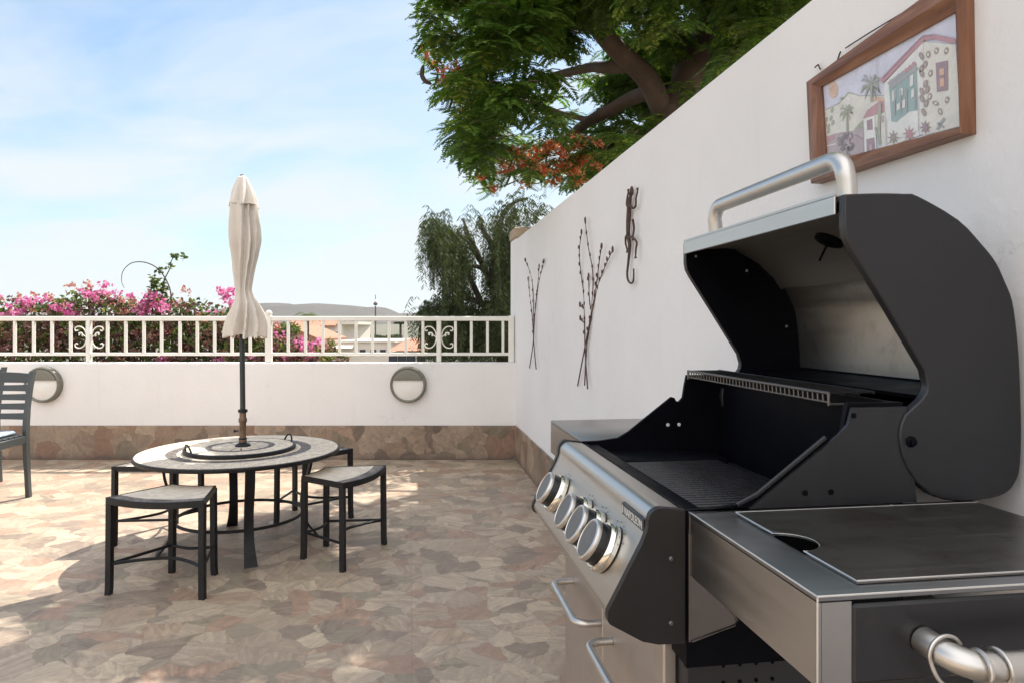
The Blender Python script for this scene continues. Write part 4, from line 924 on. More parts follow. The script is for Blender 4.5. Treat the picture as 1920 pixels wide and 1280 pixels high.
def build_chairs():
    s = thing('slatted_chair', (0, 0, 0), 'grey green slatted garden chair with patterned cushion at the left edge', 'chair', 'slatted garden chairs')
    W = .225; zs = .44    # origin under the seat's middle; faces -y; back at +y
    for sx in (-1, 1):
        mb = MB(); P = spline([(sx * W, .235, .0), (sx * W, .215, .25), (sx * W, .205, .44), (sx * W, .215, .58), (sx * W, .245, .74), (sx * W, .285, .885)], 4); vs = []; fs = []
        for i, p in enumerate(P):
            h = .013; d = .021 if .2 < p.z < .6 else .017
            for dx, dy in ((-h, -d), (h, -d), (h, d), (-h, d)): vs.append((p.x + dx, p.y + dy, p.z))
        for i in range(len(P) - 1):
            for j in range(4): q = (j + 1) % 4; fs.append((i * 4 + j, i * 4 + q, i * 4 + 4 + q, i * 4 + 4 + j))
        fs += [(0, 1, 2, 3), tuple(range(len(vs) - 4, len(vs)))]; mb.add(vs, fs); mb.build('rear_leg', M['chair'], s)
        mb = MB(); mb.prism([(sx * W - .016, -.215), (sx * W + .016, -.215), (sx * W + .016, -.180), (sx * W - .016, -.180)], 0, zs, 'z'); mb.build('front_leg', M['chair'], s)
        mb = MB(); mb.box((sx * W - .011, -.180, zs - .055), (sx * W + .011, .188, zs - .0002), bev=.004); mb.build('seat_rail', M['chair'], s)
    mb = MB(); mb.box((-W + .012, -.212, zs - .055), (W - .012, -.190, zs - .0005), bev=.004); mb.build('seat_rail', M['chair'], s)
    for i in range(7): mb = MB(); y = -.205 + i * .058; mb.box((-W, y, zs), (W, y + .045, zs + .012), bev=.003); mb.build('seat_slat', M['chair'], s)
    for k, (z, y) in enumerate(((.572, .2165), (.640, .227), (.705, .2385), (.768, .2515), (.835, .2655))):
        mb = MB(); h = .023 if k < 4 else .032; vs = []; fs = []; n = 12
        for i in range(n + 1):
            t = i / n; x = -W + .013 + (2 * W - .026) * t; b = .038 * math.sin(t * math.pi); crest = (.010 * math.sin(t * math.pi) if k == 4 else -.006 * math.sin(t * math.pi))
            for dy, dz in ((-.007, -h), (.007, -h), (.013, h + crest), (-.001, h + crest)): vs.append((x, y + b + dy, z + dz))
        for i in range(n):
            for j in range(4): q = (j + 1) % 4; fs.append((i * 4 + j, i * 4 + q, i * 4 + 4 + q, i * 4 + 4 + j))
        fs += [(0, 1, 2, 3), tuple(range(len(vs) - 4, len(vs)))]; mb.add(vs, fs); mb.build('back_slat', M['chair'], s)
    mb = MB(); mb.box((-W + .02, -.19, zs + .0125), (W - .03, .165, zs + .042), bev=.012); mb.build('cushion', M['cushion'], s)
    a = R(4)
    s.location = Vector((-3.405, 4.88, 0)) - Vector((W * math.cos(a) - .205 * math.sin(a), W * math.sin(a) + .205 * math.cos(a), 0)); s.rotation_euler = (0, 0, a)
    c = copy_tree(s); c.location = Vector((-3.965, 5.36, 0)) - Vector((W, .205, 0)); c.rotation_euler = (0, 0, 0)
    c['label'] = 'grey green slatted garden chair farther back, only its corner inside the picture'
build_chairs()

# ------------------------------------------------------------------ plants
def add_leaf(mb, p, d, n, L, Wd, mi=0, fold=.25):
    """a pointed leaf: four verts folded along its middle"""
    s = d.cross(n)
    if s.length < 1e-6: s = Vector((1, 0, 0))
    s.normalize(); nn = s.cross(d)
    a = p; b = p + d * L * .5 + s * Wd + nn * Wd * fold; c = p + d * L; e = p + d * L * .5 - s * Wd + nn * Wd * fold
    o = len(mb.v); mb.v += [tuple(a), tuple(b), tuple(c), tuple(e)]; mb.f.append((o, o + 1, o + 2, o + 3)); mb.m.append(mi)
def rv(r): 
    while True:
        v = Vector((r.uniform(-1, 1), r.uniform(-1, 1), r.uniform(-1, 1)))
        if .05 < v.length < 1: return v.normalized()
def inpoly(x, y, P):
    c = False; n = len(P); j = n - 1
    for i in range(n):
        if (P[i][1] > y) != (P[j][1] > y) and x < (P[j][0] - P[i][0]) * (y - P[i][1]) / (P[j][1] - P[i][1]) + P[i][0]: c = not c
        j = i
    return c
def proj(p): return (960 + FPX * p.x / p.y, HY + FPX * (CAM_H - p.z) / p.y)

def build_flame_tree():
    root = thing('flame_tree', at(1250, 210, 6.0) * 1 + Vector((.05, 0, 0)), 'large spreading flame tree with orange blossom leaning over the white wall', 'tree')
    fork = at(1252, 205, 6.0)
    root.location = Vector((fork.x + .1, fork.y, -.75)); ORG[root.name] = Vector(root.location)
    mb = MB(); mb.tube(spline([(fork.x + .15, fork.y + .05, -.85), (fork.x + .12, fork.y, .6), (fork.x + .03, fork.y, 2.0), fork], 6), [.24 - .11 * i / 18 for i in range(19)], 14); mb.build('trunk', M['bark'], root)
    T = [([fork - Vector((0, 0, .1)), at(1205, 135, 5.9), at(1135, 70, 5.7), at(1065, -15, 5.4), at(960, -160, 5.0), at(900, -300, 4.8)], .105, .035),
         ([fork - Vector((0, 0, .1)), at(1292, 140, 6.05), at(1325, 60, 6.1), at(1335, 15, 6.1), at(1360, -40, 6.2), at(1460, -220, 6.3)], .14, .07),
         ([at(1300, -20, 6.0), Vector((1.5, 4.6, 4.3)), Vector((1.45, 3.4, 4.5)), Vector((1.3, 2.5, 4.3)), Vector((1.2, 1.8, 4.0))], .07, .012),  # unseen bough added to carry the leaves that shade the grill
         ([at(1333, 25, 6.1), at(1300, -20, 6.0), at(1250, -140, 5.8), at(1180, -350, 5.4)], .095, .04),
         ([at(1190, 118, 5.86), at(1140, 128, 6.0), at(1090, 130, 6.3), at(1010, 150, 6.6), at(930, 170, 6.8)], .065, .02),
         ([at(1235, 170, 6.1), at(1180, 190, 6.5), at(1110, 225, 6.7), at(1055, 262, 6.5), at(1005, 300, 6.2), at(950, 325, 6.0)], .078, .016),
         ([at(1060, -10, 5.4), at(990, 50, 5.3), at(900, 110, 5.3), at(840, 150, 5.4)], .03, .01), ([at(1110, 225, 6.7), at(1060, 215, 6.8), at(990, 190, 6.9), at(900, 185, 6.8)], .03, .01),
         ([at(1270, 150, 6.2), at(1265, 90, 6.6), at(1240, 30, 6.9), at(1200, -80, 7.1)], .04, .015), ([at(1055, 262, 6.5), at(1100, 262, 6.4), at(1150, 255, 6.4)], .02, .008),
         ([at(1135, 70, 5.7), at(1060, 40, 5.9), at(950, 20, 6.1), at(850, 10, 6.0), at(790, 20, 5.8)], .035, .01)]
    for pts, r0, r1 in T:
        P = spline(pts, 7); mb = MB(); n = len(P); P = [p + Vector((noise.noise(p * 2.2), noise.noise(p * 2.2 + Vector((9, 0, 0))), noise.noise(p * 2.2 + Vector((0, 9, 0))))) * .03 * min(1, i / 3) for i, p in enumerate(P)]
        mb.tube(P, [r0 + (r1 - r0) * i / (n - 1) for i in range(n)], 10); mb.build('branch', M['bark'], root)
    rnd = random.Random(11)
    outline = [(755, -900), (765, -60), (768, 10), (780, 60), (808, 105), (828, 150), (845, 190), (856, 225), (840, 248), (858, 275), (892, 305), (905, 355), (925, 352), (1000, 335), (1060, 352), (1100, 330), (1300, 190), (1540, 0), (1900, -300), (2600, -900)]
    shade_px = [(-400, 1330), (0, 1225), (70, 1180), (150, 1135), (255, 1120), (330, 1060), (395, 1010), (470, 985), (540, 965), (600, 930), (665, 900), (700, 872), (2000, 872), (4000, 4000), (-3000, 4000)]
    sparse = [(880, 125), (1000, 110), (1110, 140), (1170, 195), (1240, 205), (1150, 280), (1050, 250), (960, 250), (900, 215)]
    pts = []; tries = 0; cnt = [0, 0]; k_ = Vector((to_sun.x, to_sun.y, 0)) / to_sun.z
    while tries < 260000:
        tries += 1
        p = Vector((rnd.uniform(-1.4, 4.4), rnd.uniform(1.5, 8.6), rnd.uniform(2.0, 5.6)))
        e = ((p.x - 1.7) / 3.1) ** 2 + ((p.y - 5.1) / 3.8) ** 2 + ((p.z - 2.9) / 2.7) ** 2
        if e > 1: continue
        px, py = proj(p)
        if py > -30 or 0 < px < 1920:
            if not inpoly(px, py, outline): continue
        s = p - k_ * p.z; 
        if s.y > .9:
            sx, sy = proj(Vector((s.x, s.y, 0)))
            if not inpoly(sx, sy, shade_px): continue
            if 560 < sx < 860 and 875 < sy < 1060 and rnd.random() < .92: continue
        if inpoly(px, py, sparse) and rnd.random() < .5: continue
        if py > -260 and -260 < px < 2100 and p.y < 4.4: continue
        if p.y < 6 and proj(p - Vector((.22, 0, 0)))[0] < 722: continue
        if py > -60 and noise.noise(p * 1.7) < (-.09 if py < 225 else -.30): continue
        if p.z < 3.1 and e < .3 and rnd.random() < .35: continue
        if p.y < 6.5 and any(min((Vector((px, py)) - (Vector(a_) + (Vector(b_) - Vector(a_)) * t_ / 4)).length for t_ in range(5)) < 40 for a_, b_ in (((1252, 205), (1200, 130)), ((1200, 130), (1135, 68)), ((1252, 205), (1292, 140)), ((1292, 140), (1335, 30)), ((1235, 180), (1180, 190)), ((1110, 225), (1040, 275)), ((1190, 118), (1090, 130)), ((1333, 25), (1300, -20)))) and rnd.random() < .97: continue
        vis = -140 < py and -40 < px < 1960
        if cnt[vis] >= (330, 1400)[vis]: continue
        cnt[vis] += 1; pts.append(p)
    for i in range(150):      # unseen leaf clusters added above the frame to shade the grill
        z = rnd.uniform(3.6, 5.0); g = g2w((rnd.uniform(.25, 1.0), rnd.uniform(.35, 1.75), .95)); pts.append(Vector((g.x, g.y, .95)) + Vector((k_.x * (z - .95), k_.y * (z - .95), z - .95)) + rv(rnd) * .15)
    mb = MB(); tw = MB()
    for p in pts:
        nf = rnd.randint(6, 9) ; near = p.y < 4.0
        a0 = rnd.random() * 6.28; base = Vector(p)
        c = Vector((1.5, 5.8, 3.4)); dirn = (c - p).normalized(); tw.tube([p, p + dirn * .07 + Vector((0, 0, .02)), p + dirn * .15 + Vector((0, 0, .01))], [.003, .004, .0045], 5)
        for f in range(nf):
            a = a0 + f * 6.28 / nf + rnd.uniform(-.3, .3); el = rnd.uniform(-.35, .55)
            d = Vector((math.cos(a) * math.cos(el), math.sin(a) * math.cos(el), math.sin(el))); L = rnd.uniform(.18, .30)
            nP = 8 if near else rnd.randint(14, 18); q = Vector(base); dd = Vector(d); side = d.cross(Vector((0, 0, 1))).normalized(); st = L / nP
            for i in range(nP):
                q = q + dd * st; dd = (dd + Vector((0, 0, -.12 * 9 / nP))).normalized(); t = (i + 1) / nP
                ll = (.062 * max(0, math.sin(min(1, t * 1.02 + .10) * math.pi)) ** .6 + .014)
                up = side.cross(dd)
                for sg in (-1, 1):
                    ld = (side * sg + dd * .35 + up * rnd.uniform(-.15, .1) - Vector((0, 0, .18))).normalized()
                    if q.z > 2.12: add_leaf(mb, q, ld, up, ll * rnd.uniform(.8, 1.1), .016 if near else .0092, 0, .1)
    mb.build('crown', M['leaf'], root, smooth=False); tag(tw.build('twigs', M['bark'], root), kind='stuff')
    fl = MB(); mb2 = MB()
    spots = [(865, 182, 26, 5.6), (838, 150, 16, 5.5), (905, 185, 20, 5.8), (880, 205, 14, 5.7), (860, 170, 14, 5.4), (1000, 292, 26, 5.6), (968, 308, 18, 5.5), (945, 318, 14, 5.5), (1030, 275, 22, 5.6), (1062, 285, 24, 5.5), (1085, 265, 20, 5.5), (1100, 295, 20, 5.6), (1120, 310, 14, 5.7), (1075, 315, 22, 5.6), (1045, 312, 18, 5.6), (1040, 340, 14, 5.8), (1085, 340, 14, 5.8), (925, 352, 12, 5.6), (790, 88, 8, 5.3), (940, 212, 14, 5.9), (1120, 268, 12, 5.7), (985, 340, 14, 5.6), (900, 330, 10, 5.5), (1000, 215, 9, 6.1), (800, 105, 9, 5.3), (850, 125, 12, 5.4), (880, 150, 12, 5.5), (915, 165, 12, 5.6), (935, 300, 12, 5.4), (960, 285, 14, 5.4), (1015, 318, 16, 5.5), (1350, 95, 10, 6.2), (1430, 30, 10, 6.3), (830, 130, 12, 5.5), (812, 120, 10, 5.5), (895, 240, 12, 5.8)]
    for px, py, r, Y in spots:
        c = at(px, py, Y); rr = r / FPX * Y
        for i in range(int(44 * (r / 20) ** 2)):
            v = rv(rnd) * rr * rnd.uniform(.3, 1); q = c + Vector((v.x * 1.2, v.y, v.z * .8)); n = rv(rnd)
            for j in range(3): add_leaf(fl, q, rv(rnd), n, rnd.uniform(.022, .04), rnd.uniform(.009, .014), 0, .2)
        for i in range(int(r * .55)):      # leaf sprays among the blossom
            v = rv(rnd) * rr * rnd.uniform(.2, 1.25); q = c + Vector((v.x * 1.2, v.y + .05, v.z)); d = rv(rnd); d.z -= .2; d.normalize(); side = d.cross(Vector((0, 0, 1))).normalized()
            for k in range(10):
                q = q + d * .016
                for sg in (-1, 1): add_leaf(mb2, q, (side * sg + d * .4 - Vector((0, 0, .15))).normalized(), Vector((0, 0, 1)), .045 * math.sin((k + 1.5) / 11.5 * math.pi) ** .6 + .008, .0085, 0, .1)
    fl.build('blossom', M['flame'], root, smooth=False); mb2.build('leaf_sprays', M['leaf'], root, smooth=False)
    pod = MB(); pod.tube(spline([at(860, 118, 5.6), at(825, 108, 5.5), at(800, 112, 5.5), at(794, 124, 5.5)], 4), .004, 6); pod.tube(spline([at(794, 122, 5.5), at(791, 140, 5.5), at(797, 152, 5.5), at(809, 158, 5.5)], 5), [.006, .012, .016, .018, .018, .018, .018, .018, .018, .018, .018, .018, .016, .014, .012, .006], 6); pod.build('seed_pod', M['bark2'], root)
build_flame_tree()

def build_pepper_tree():
    Y0 = 9.3
    root = thing('pepper_tree', Vector((.05, Y0 + .1, -.8)), 'dark drooping pepper tree beyond the railing where it meets the tall wall', 'tree')
    rnd = random.Random(23)
    mb = MB(); mb.tube(spline([(.05, Y0 + .1, -.85), (.0, Y0, .0), at(935, 560, Y0), at(925, 500, Y0)], 5), [.17 - .007 * i for i in range(16)], 10); mb.build('trunk', M['bark2'], root)
    br = [[(935, 570), (915, 520), (892, 468), (878, 440), (868, 410)], [(930, 540), (905, 505), (885, 500), (870, 505)], [(925, 500), (930, 450), (945, 400), (965, 380), (990, 372)], [(900, 488), (880, 455), (870, 425)], [(945, 590), (880, 560), (840, 560), (820, 575)], [(905, 575), (890, 540), (880, 515), (885, 500)], [(940, 520), (955, 480), (950, 440)], [(930, 470), (905, 430), (900, 405)]]
    for b in br:
        P = spline([at(x, y, Y0 + rnd.uniform(-.15, .15)) for x, y in b], 5); mb = MB(); n = len(P); mb.tube(P, [.045 * (1 - .8 * i / n) + .003 for i in range(n)], 6); mb.build('branch', M['bark2'], root)
    mb = MB()
    # strands: start box (px range, py range), length in metres, count
    zones = [((808, 850), (402, 440), .75, 60), ((830, 885), (430, 470), .9, 90), ((806, 870), (440, 480), .55, 90), ((835, 880), (480, 560), .7, 120), ((922, 972), (400, 470), 1.1, 120), ((922, 975), (470, 600), .9, 190), ((795, 860), (560, 605), .7, 170), ((850, 930), (560, 620), .7, 190), ((800, 985), (600, 640), .6, 260), ((930, 1022), (378, 402), .28, 60), ((950, 1010), (390, 412), .25, 40), ((868, 912), (402, 420), .22, 18), ((895, 925), (410, 430), .3, 16), ((790, 830), (575, 600), .4, 60), ((806, 835), (418, 440), .45, 50)]
    for (x0, x1), (y0, y1), L, n in zones:
        for i in range(n):
            Y = Y0 + rnd.gauss(0, .38); p = at(rnd.uniform(x0, x1), rnd.uniform(y0, y1), Y0); p.y = Y
            l = L * rnd.uniform(.5, 1.1); st = .03; q = Vector(p); dd = Vector((rnd.uniform(-.3, .3), rnd.uniform(-.4, .4), .2)).normalized()
            for k in range(int(l / st)):
                q = q + dd * st; dd = (dd * .7 + Vector((rnd.uniform(-.05, .05), rnd.uniform(-.05, .05), -.35))).normalized()
                for sg in (-1, 1):
                    d = Vector((sg * rnd.uniform(.3, 1), rnd.uniform(-.8, .8), -.9)).normalized(); add_leaf(mb, q, d, rv(rnd), rnd.uniform(.05, .085), .0062, 0, .1)
    mb.build('crown', M['pepper'], root, smooth=False)
build_pepper_tree()

def build_bougainvillea():
    rnd = random.Random(31)
    Yb = 6.95
    # (label, px range, top outline, flower spots, leafy fraction)
    bushes = [
        ('bougainvillea with sparse magenta flowers behind the railing at the far left', -130, 110, [(-130, 570), (0, 562), (40, 556), (110, 566)], [(40, 574, 20), (18, 590, 8), (60, 566, 10), (-60, 570, 20), (85, 560, 9)], []),
        ('bougainvillea with a round cluster of magenta flowers behind the scrolled post', 95, 235, [(95, 562), (130, 545), (160, 538), (190, 548), (235, 562)], [(128, 580, 17), (145, 590, 10), (105, 575, 8), (160, 548, 9), (175, 556, 12), (196, 536, 8), (196, 548, 6), (215, 548, 5)], []),
        ('bougainvillea with the brightest magenta cluster and a long arching shoot', 225, 345, [(225, 570), (250, 562), (285, 540), (300, 545), (345, 580)], [(285, 568, 24), (268, 588, 14), (310, 580, 11), (312, 672, 16), (245, 556, 6)], [[(322, 575), (318, 540), (300, 508), (275, 493), (248, 493), (231, 508), (228, 528), (233, 540)], [(302, 550), (308, 525), (318, 505), (322, 488), (330, 482), (348, 480)]]),
        ('green leafy bougainvillea left of the umbrella with pink flowers near its top', 335, 450, [(335, 560), (350, 550), (375, 556), (400, 585), (430, 570), (450, 575)], [(424, 552, 14), (412, 545, 6), (436, 542, 8), (430, 570, 8), (420, 672, 10)], []),
        ('low bougainvillea right of the umbrella with dusty pink flowers below the rail', 440, 630, [(440, 580), (500, 608), (530, 622), (560, 640), (600, 650), (630, 662)], [(470, 672, 14), (540, 672, 14), (575, 650, 12), (590, 668, 12), (560, 640, 8), (600, 640, 8), (520, 628, 7)], [])]
    for bi, (lb, x0, x1, top, flw, shoots) in enumerate(bushes):
        c = at((x0 + x1) / 2, 700, Yb + .15); root = thing('bougainvillea', Vector((c.x, c.y, -.78)), lb, 'shrub', 'bougainvillea beyond the railing')
        def ty(px):
            for (a, ya), (b, yb) in zip(top, top[1:]):
                if a <= px <= b: return ya + (yb - ya) * (px - a) / (b - a)
            return top[-1][1]
        st = MB()
        for i in range(int((x1 - x0) / 7)):
            px = rnd.uniform(x0, x1); e = at(px, ty(px) + rnd.uniform(-4, 60), Yb + rnd.uniform(-.1, .5)); b = Vector((c.x + (e.x - c.x) * .35, Yb + .2, -.78))
            m_ = (b + e) / 2 + Vector((rnd.uniform(-.1, .1), rnd.uniform(-.1, .1), .1)); st.tube(spline([b, m_, e], 5), [.014 - .001 * k for k in range(11)], 5)
        for s_ in shoots:
            P = spline([at(x, y, Yb) for x, y in s_], 5); st.tube(P, [.0075 * (1 - .7 * k / len(P)) for k in range(len(P))], 6)
        st.build('stems', M['bark2'], root)
        lf = MB(); n = int((x1 - x0) * 30)
        for i in range(n):
            px = rnd.uniform(x0 - 6, x1 + 6); t = ty(px); lump = 16 * noise.noise((px / 22, 5.5 * bi, 0)); y = t + lump + 8 + abs(rnd.gauss(0, 1)) * 62
            if rnd.random() < .35: y = rnd.uniform(t + 8, 735)
            if y > 740: continue
            deep = y > 600
            if not deep and noise.noise((px / 12, y / 9, bi)) < .02: continue
            p = at(px, y, Yb); p.y += rnd.uniform(-.22, .5) if deep else rnd.gauss(.1, .14)
            dry = noise.noise((px / 18, y / 22, 40 + bi)) > (-.02 if deep else .05)
            add_leaf(lf, p, rv(rnd), rv(rnd), rnd.uniform(.035, .07), rnd.uniform(.013, .022), 1 if dry else 0)
        if shoots:
            for x, y, r in ((328, 482, 5), (300, 508, 5), (290, 530, 14), (300, 545, 14), (318, 500, 3), (345, 481, 3)):
                for i in range(r * 4): p = at(x + rnd.gauss(0, r * .5), y + rnd.gauss(0, r * .5), Yb); add_leaf(lf, p, rv(rnd), rv(rnd), .05, .015, 0)
        lf.build('foliage', [M['bleaf'], M['bdry']], root, smooth=False)
        fl = MB()
        for (x, y, r) in flw:
            for i in range(int(r * r * .13) + 4):
                a = rnd.random() * 6.28; q = rnd.random() ** .7 * r * .92; p = at(x + q * math.cos(a), y + q * math.sin(a) * .85, Yb - .10); p.y += rnd.gauss(0, .06)
                nrm = rv(rnd)
                for j in range(3): add_leaf(fl, p, rv(rnd), nrm, rnd.uniform(.026, .04), rnd.uniform(.012, .017), 0, .3)
        for i in range(int((x1 - x0) * .5)):
            px = rnd.uniform(x0, x1); p = at(px, ty(px) + rnd.uniform(-12, 110), Yb - .05); p.y += rnd.uniform(-.1, .2); mi = 1 if rnd.random() < .9 else 0
            for k in range(4 if mi else 2):
                q = p + rv(rnd) * .03
                for j in range(3): add_leaf(fl, q, rv(rnd), rv(rnd), .03, .014, mi, .3)
        fl.build('flowers', [M['bract'], M['dryb']], root, smooth=False)
build_bougainvillea()

# ------------------------------------------------------------------ houses and things beyond
def build_far():
    def P(px, py, D): return at(px, py, D)
    # white house with clay roof strip
    D = 60; zb = -5.0
    h = thing('white_house', Vector((at(600, 600, D).x, D + 3, zb)), 'white house with flat clay coloured roof edge and two dark windows, beyond the railing', 'house')
    x0, x1, x2 = at(545, 0, D).x, at(641, 0, D).x, at(656, 0, D).x
    zt = at(0, 612, D).z; zt2 = at(0, 605, D).z
    mb = MB(); mb.add([(x0, D, zb), (x1, D, zb), (x2 + .35, D + 7, zb), (x0, D + 7, zb), (x0, D, zt + .15), (x1, D, zt + .15), (x2 + .35, D + 7, zt + .15), (x0, D + 7, zt + .15)], [(0, 1, 5, 4), (1, 2, 6, 5), (2, 3, 7, 6), (3, 0, 4, 7), (4, 5, 6, 7)])
    mb.box((x1 - .4, D - .06, zt + .16), (x2 + .4, D + 7, zt2 + .1)); mb.build('wall', M['farwall'], h, smooth=False)
    mb = MB(); mb.add([(x0 - .3, D - .5, zt + .1), (x1 - .45, D - .5, zt + .1), (x1 - .45, D + 2.6, zt + .75), (x0 - .3, D + 2.6, zt + .75), (x0 - .3, D - .5, zt - .05), (x1 - .45, D - .5, zt - .05), (x1 - .45, D + 2.6, zt + .6), (x0 - .3, D + 2.6, zt + .6)], [(0, 1, 2, 3), (4, 7, 6, 5), (0, 4, 5, 1), (1, 5, 6, 2), (2, 6, 7, 3), (3, 7, 4, 0)]); mb.build('roof', M['farroof'], h, smooth=False)
    for (a, b, c, d) in ((626, 622, 634, 637), (599, 618, 604, 625)):
        p, q = at(a, b, D), at(c, d, D); mb = MB(); mb.box((p.x, D - .05, q.z), (q.x, D + .1, p.z)); w_ = mb.build('window', M['glass_dark'], h)
        mb = MB(); e = .06; mb.box((p.x - e, D - .10, q.z - e), (q.x + e, D - .02, q.z)); mb.box((p.x - e, D - .10, p.z), (q.x + e, D - .02, p.z + e)); mb.build('window_frame', M['rail'], w_)
    # salmon gabled house in front
    D = 42; h = thing('salmon_house', Vector((at(560, 640, D).x, D + 2, -4.6)), 'salmon coloured gabled house in front of the white house', 'house')
    a, b, c = at(512, 622, D), at(543, 612, D), at(604, 638, D)
    mb = MB(); mb.add([(a.x, D, -4.6), (c.x, D, -4.6), (c.x, D, c.z), (b.x, D, b.z), (a.x, D, a.z), (a.x, D + 6, -4.6), (c.x, D + 6, -4.6), (c.x, D + 6, c.z), (b.x, D + 6, b.z), (a.x, D + 6, a.z)], [(0, 1, 2, 3, 4), (5, 9, 8, 7, 6), (1, 6, 7, 2), (0, 4, 9, 5)]); mb.build('wall', M['farpink'], h, smooth=False)
    mb = MB(); e = .09
    for p, q in ((a, b), (b, c)):
        mb.add([(p.x, D - .4, p.z + .02), (q.x, D - .4, q.z + .02), (q.x, D + 6.3, q.z + .02), (p.x, D + 6.3, p.z + .02), (p.x, D - .4, p.z + e), (q.x, D - .4, q.z + e), (q.x, D + 6.3, q.z + e), (p.x, D + 6.3, p.z + e)], [(0, 1, 5, 4), (4, 5, 6, 7), (2, 3, 7, 6), (0, 3, 2, 1), (1, 2, 6, 5), (0, 4, 7, 3)])
    mb.build('roof', M['farroof'], h, smooth=False)
    p, q = at(551, 626, D), at(556, 632, D); mb = MB(); mb.box((p.x, D - .04, q.z), (q.x, D + .1, p.z)); mb.build('window', M['glass_dark'], h)
    # low white outbuilding and parapets
    D = 30; h = thing('low_white_building', Vector((at(675, 650, D).x, D + 2, -4.2)), 'low white flat roofed building with a bright end wall, beyond the railing', 'building')
    a, b, c = at(632, 642, D), at(665, 642, D), at(736, 642, D)
    mb = MB(); mb.box((a.x, D, -4.2), (c.x, D + 6, a.z)); mb.box((a.x - .1, D - .08, a.z + .001), (c.x + .1, D + 6.1, a.z + .07)); mb.build('wall', M['farwall'], h, smooth=False)
    mb = MB(); mb.add([(a.x - .1, D - .5, at(0, 652, D).z), (b.x, D - .5, at(0, 652, D).z), (b.x, D - .02, at(0, 645, D).z), (a.x - .1, D - .02, at(0, 645, D).z)], [(0, 1, 2, 3)]); mb.build('awning', M['farwall'], h, smooth=False)
    mb = MB()
    for x in (680, 700, 718): p = at(x, 655, D); mb.box((p.x - .12, D - .03, p.z - .25), (p.x + .12, D + .05, p.z)); 
    mb.build('window', M['glass_dark'], h)
    # clay roofed house to the right
    D = 26; h = thing('clay_roof_house', Vector((at(775, 650, D).x, D + 2, -4.2)), 'house with a broad pale clay tiled roof, half hidden by the dark tree', 'house')
    a, b = at(728, 657, D), at(842, 657, D); r0, r1 = at(765, 635, D + 3), at(812, 633, D + 3)
    mb = MB(); mb.box((a.x + .15, D, -4.2), (b.x - .15, D + 6, a.z - .05)); mb.build('wall', M['farwall'], h, smooth=False)
    mb = MB(); mb.add([(a.x, D - .3, a.z), (b.x, D - .3, b.z), (b.x, D + 6.3, b.z), (a.x, D + 6.3, a.z), (r0.x, D + 3, r0.z), (r1.x, D + 3, r1.z)], [(0, 1, 5, 4), (1, 2, 5), (2, 3, 4, 5), (3, 0, 4), (0, 3, 2, 1)]); mb.build('roof', M['farroof'], h, smooth=False)
    mb = MB()
    for x in (740, 757, 774, 793): p = at(x, 668, D); mb.box((p.x - .22, D - .03, p.z - .25), (p.x + .1, D + .05, p.z + .02))
    mb.build('window', M['glass_dark'], h)
    # far cream blocks
    D = 95
    for (x0, x1, y, lb) in ((662, 672, 633, 'small cream block house just right of the white house'), (673, 689, 630, 'rounded cream house beside the small block, beyond the railing')):
        a, b = at(x0, y, D), at(x1, y, D); h = thing('cream_house', Vector(((a.x + b.x) / 2, D, -5)), lb, 'house', 'cream houses in the distance')
        mb = MB(); mb.box((a.x, D, -5), (b.x, D + 5, a.z - .3)); mb.build('wall', M['farwall'], h, smooth=False)
        mb = MB()
        if x0 == 673: mb.lathe([((b.x - a.x) / 2, 0), ((b.x - a.x) * .42, .35), ((b.x - a.x) * .25, .6), (0, .7)], ((a.x + b.x) / 2, D + 2.5, a.z - .29), 20)
        else: mb.box((a.x - .1, D - .1, a.z - .299), (b.x + .1, D + 5.1, a.z - .1))
        mb.build('roof', M['farroof'], h)
    # street lamp pole
    D = 45; b = at(704, 640, D); r = thing('street_lamp', Vector((b.x, D, -5)), 'tall thin street lamp pole against the far hills', 'street lamp')
    mb = MB(); mb.tube([(b.x, D, -5), (b.x, D, at(0, 574, D).z)], .045, 8); mb.build('pole', M['pole'], r)
    t = at(704, 573, D); mb = MB(); mb.lathe([(.04, 0), (.12, .04), (.14, .14), (.06, .22), (0, .28)], t, 12); mb.tube([t + Vector((0, 0, .4)), t + Vector((0, 0, .7))], .02, 6); mb.build('lamp_head', M['pole'], r)
    # flat topped palm-like tree
    D = 55; b = at(751, 640, D); r = thing('umbrella_palm', Vector((b.x, D, -5)), 'bare trunked palm with a flat dark top, on the plain beyond the railing', 'tree')
    mb = MB(); mb.tube([(b.x, D, -5), (b.x, D, at(0, 607, D).z)], [.12, .09], 8); mb.build('trunk', M['bark2'], r)
    rnd = random.Random(4); mb = MB(); c = at(751, 605, D)
    for i in range(420):
        a = rnd.random() * 6.28; q = rnd.uniform(.05, .45); p = c + Vector((q * math.cos(a), q * math.sin(a), rnd.uniform(-.06, .06))); add_leaf(mb, p, Vector((math.cos(a), math.sin(a), rnd.uniform(-.5, .2))).normalized(), Vector((0, 0, 1)), .28, .04)
    mb.build('crown', M['shrub'], r, smooth=False)
    # small palm tip left of the pole
    D = 34; c = at(576, 592, D); r = thing('small_palm', Vector((c.x, D, -4.8)), 'small bright green palm above the salmon house', 'tree')
    mb = MB(); mb.tube([(c.x, D, -4.8), (c.x, D, c.z)], [.13, .09], 8); mb.build('trunk', M['bark2'], r); mb = MB()
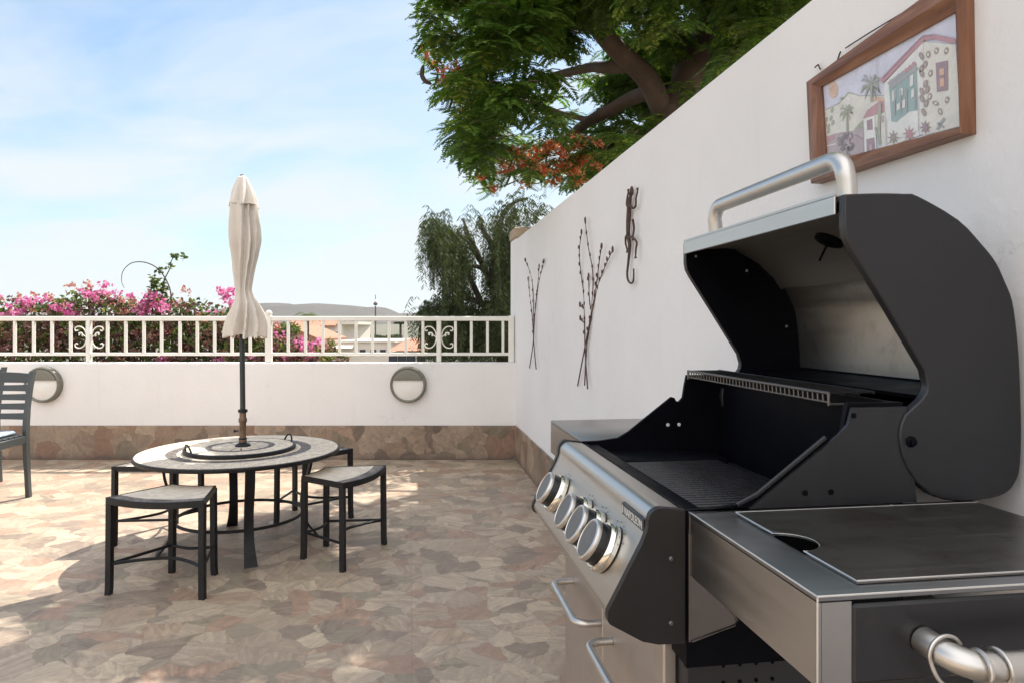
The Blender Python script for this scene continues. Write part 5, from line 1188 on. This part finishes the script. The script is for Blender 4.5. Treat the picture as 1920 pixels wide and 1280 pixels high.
    for i in range(16):
        a = i * .39 + rnd.random() * .3; e = rnd.uniform(.1, .9); q = Vector(c); d = Vector((math.cos(a) * math.cos(e), math.sin(a) * math.cos(e), math.sin(e)))
        for k in range(9):
            q = q + d * .07; d = (d + Vector((0, 0, -.16))).normalized(); s_ = d.cross(Vector((0, 0, 1))).normalized()
            for sg in (-1, 1): add_leaf(mb, q, (s_ * sg + d * .6 - Vector((0, 0, .3))).normalized(), Vector((0, 0, 1)), .2, .022)
    mb.build('crown', M['bleaf'], r, smooth=False)
    # shrubs on the plain
    def shrub(px, py, D, wpx, hpx, lb, zb=-5, mat='shrub'):
        c = at(px, py, D); rw = wpx / 2 / FPX * D; rh = hpx / 2 / FPX * D; r = thing('distant_shrub', Vector((c.x, D, zb)), lb, 'shrub', 'shrubs between the houses')
        mb = MB(); mb.tube([(c.x, D, zb), (c.x, D, c.z)], [.12, .06], 6); mb.build('trunk', M['bark2'], r); mb = MB(); rn = random.Random(int(px))
        for i in range(650):
            v = rv(rn) * rn.uniform(.2, 1) ** .5; add_leaf(mb, c + Vector((v.x * rw, v.y * rw, v.z * rh)), rv(rn), rv(rn), rw * .22, rw * .06)
        mb.build('crown', M[mat], r, smooth=False)
    shrub(707, 634, 70, 34, 13, 'low dark shrub at the foot of the lamp pole'); shrub(738, 634, 72, 34, 12, 'low dark shrub at the foot of the flat topped palm'); shrub(672, 622, 80, 24, 14, 'olive green shrub right behind the white house')
    shrub(616, 652, 24, 34, 40, 'bright green shrub at the corner of the low white building', -4.2, 'bleaf'); shrub(534, 618, 30, 60, 26, 'leafy shrub beside the salmon house just right of the umbrella', -4.4, 'bleaf')
build_far()

# ------------------------------------------------------------------ air
def build_haze():
    mb = MB(); mb.box((-3600, -3600, -30), (3600, 3600, 82)); m = bpy.data.materials.new('haze_air'); m.use_nodes = True; nt = m.node_tree; nt.nodes.clear()
    out = nt.nodes.new('ShaderNodeOutputMaterial'); v = nt.nodes.new('ShaderNodeVolumePrincipled'); v.inputs['Color'].default_value = (.90, .93, .97, 1); v.inputs['Density'].default_value = HAZE; v.inputs['Anisotropy'].default_value = .2
    nt.links.new(v.outputs[0], out.inputs['Volume']); o = mb.build('haze', m, smooth=False); tag(o, kind='stuff')
HAZE = .00006
build_haze()
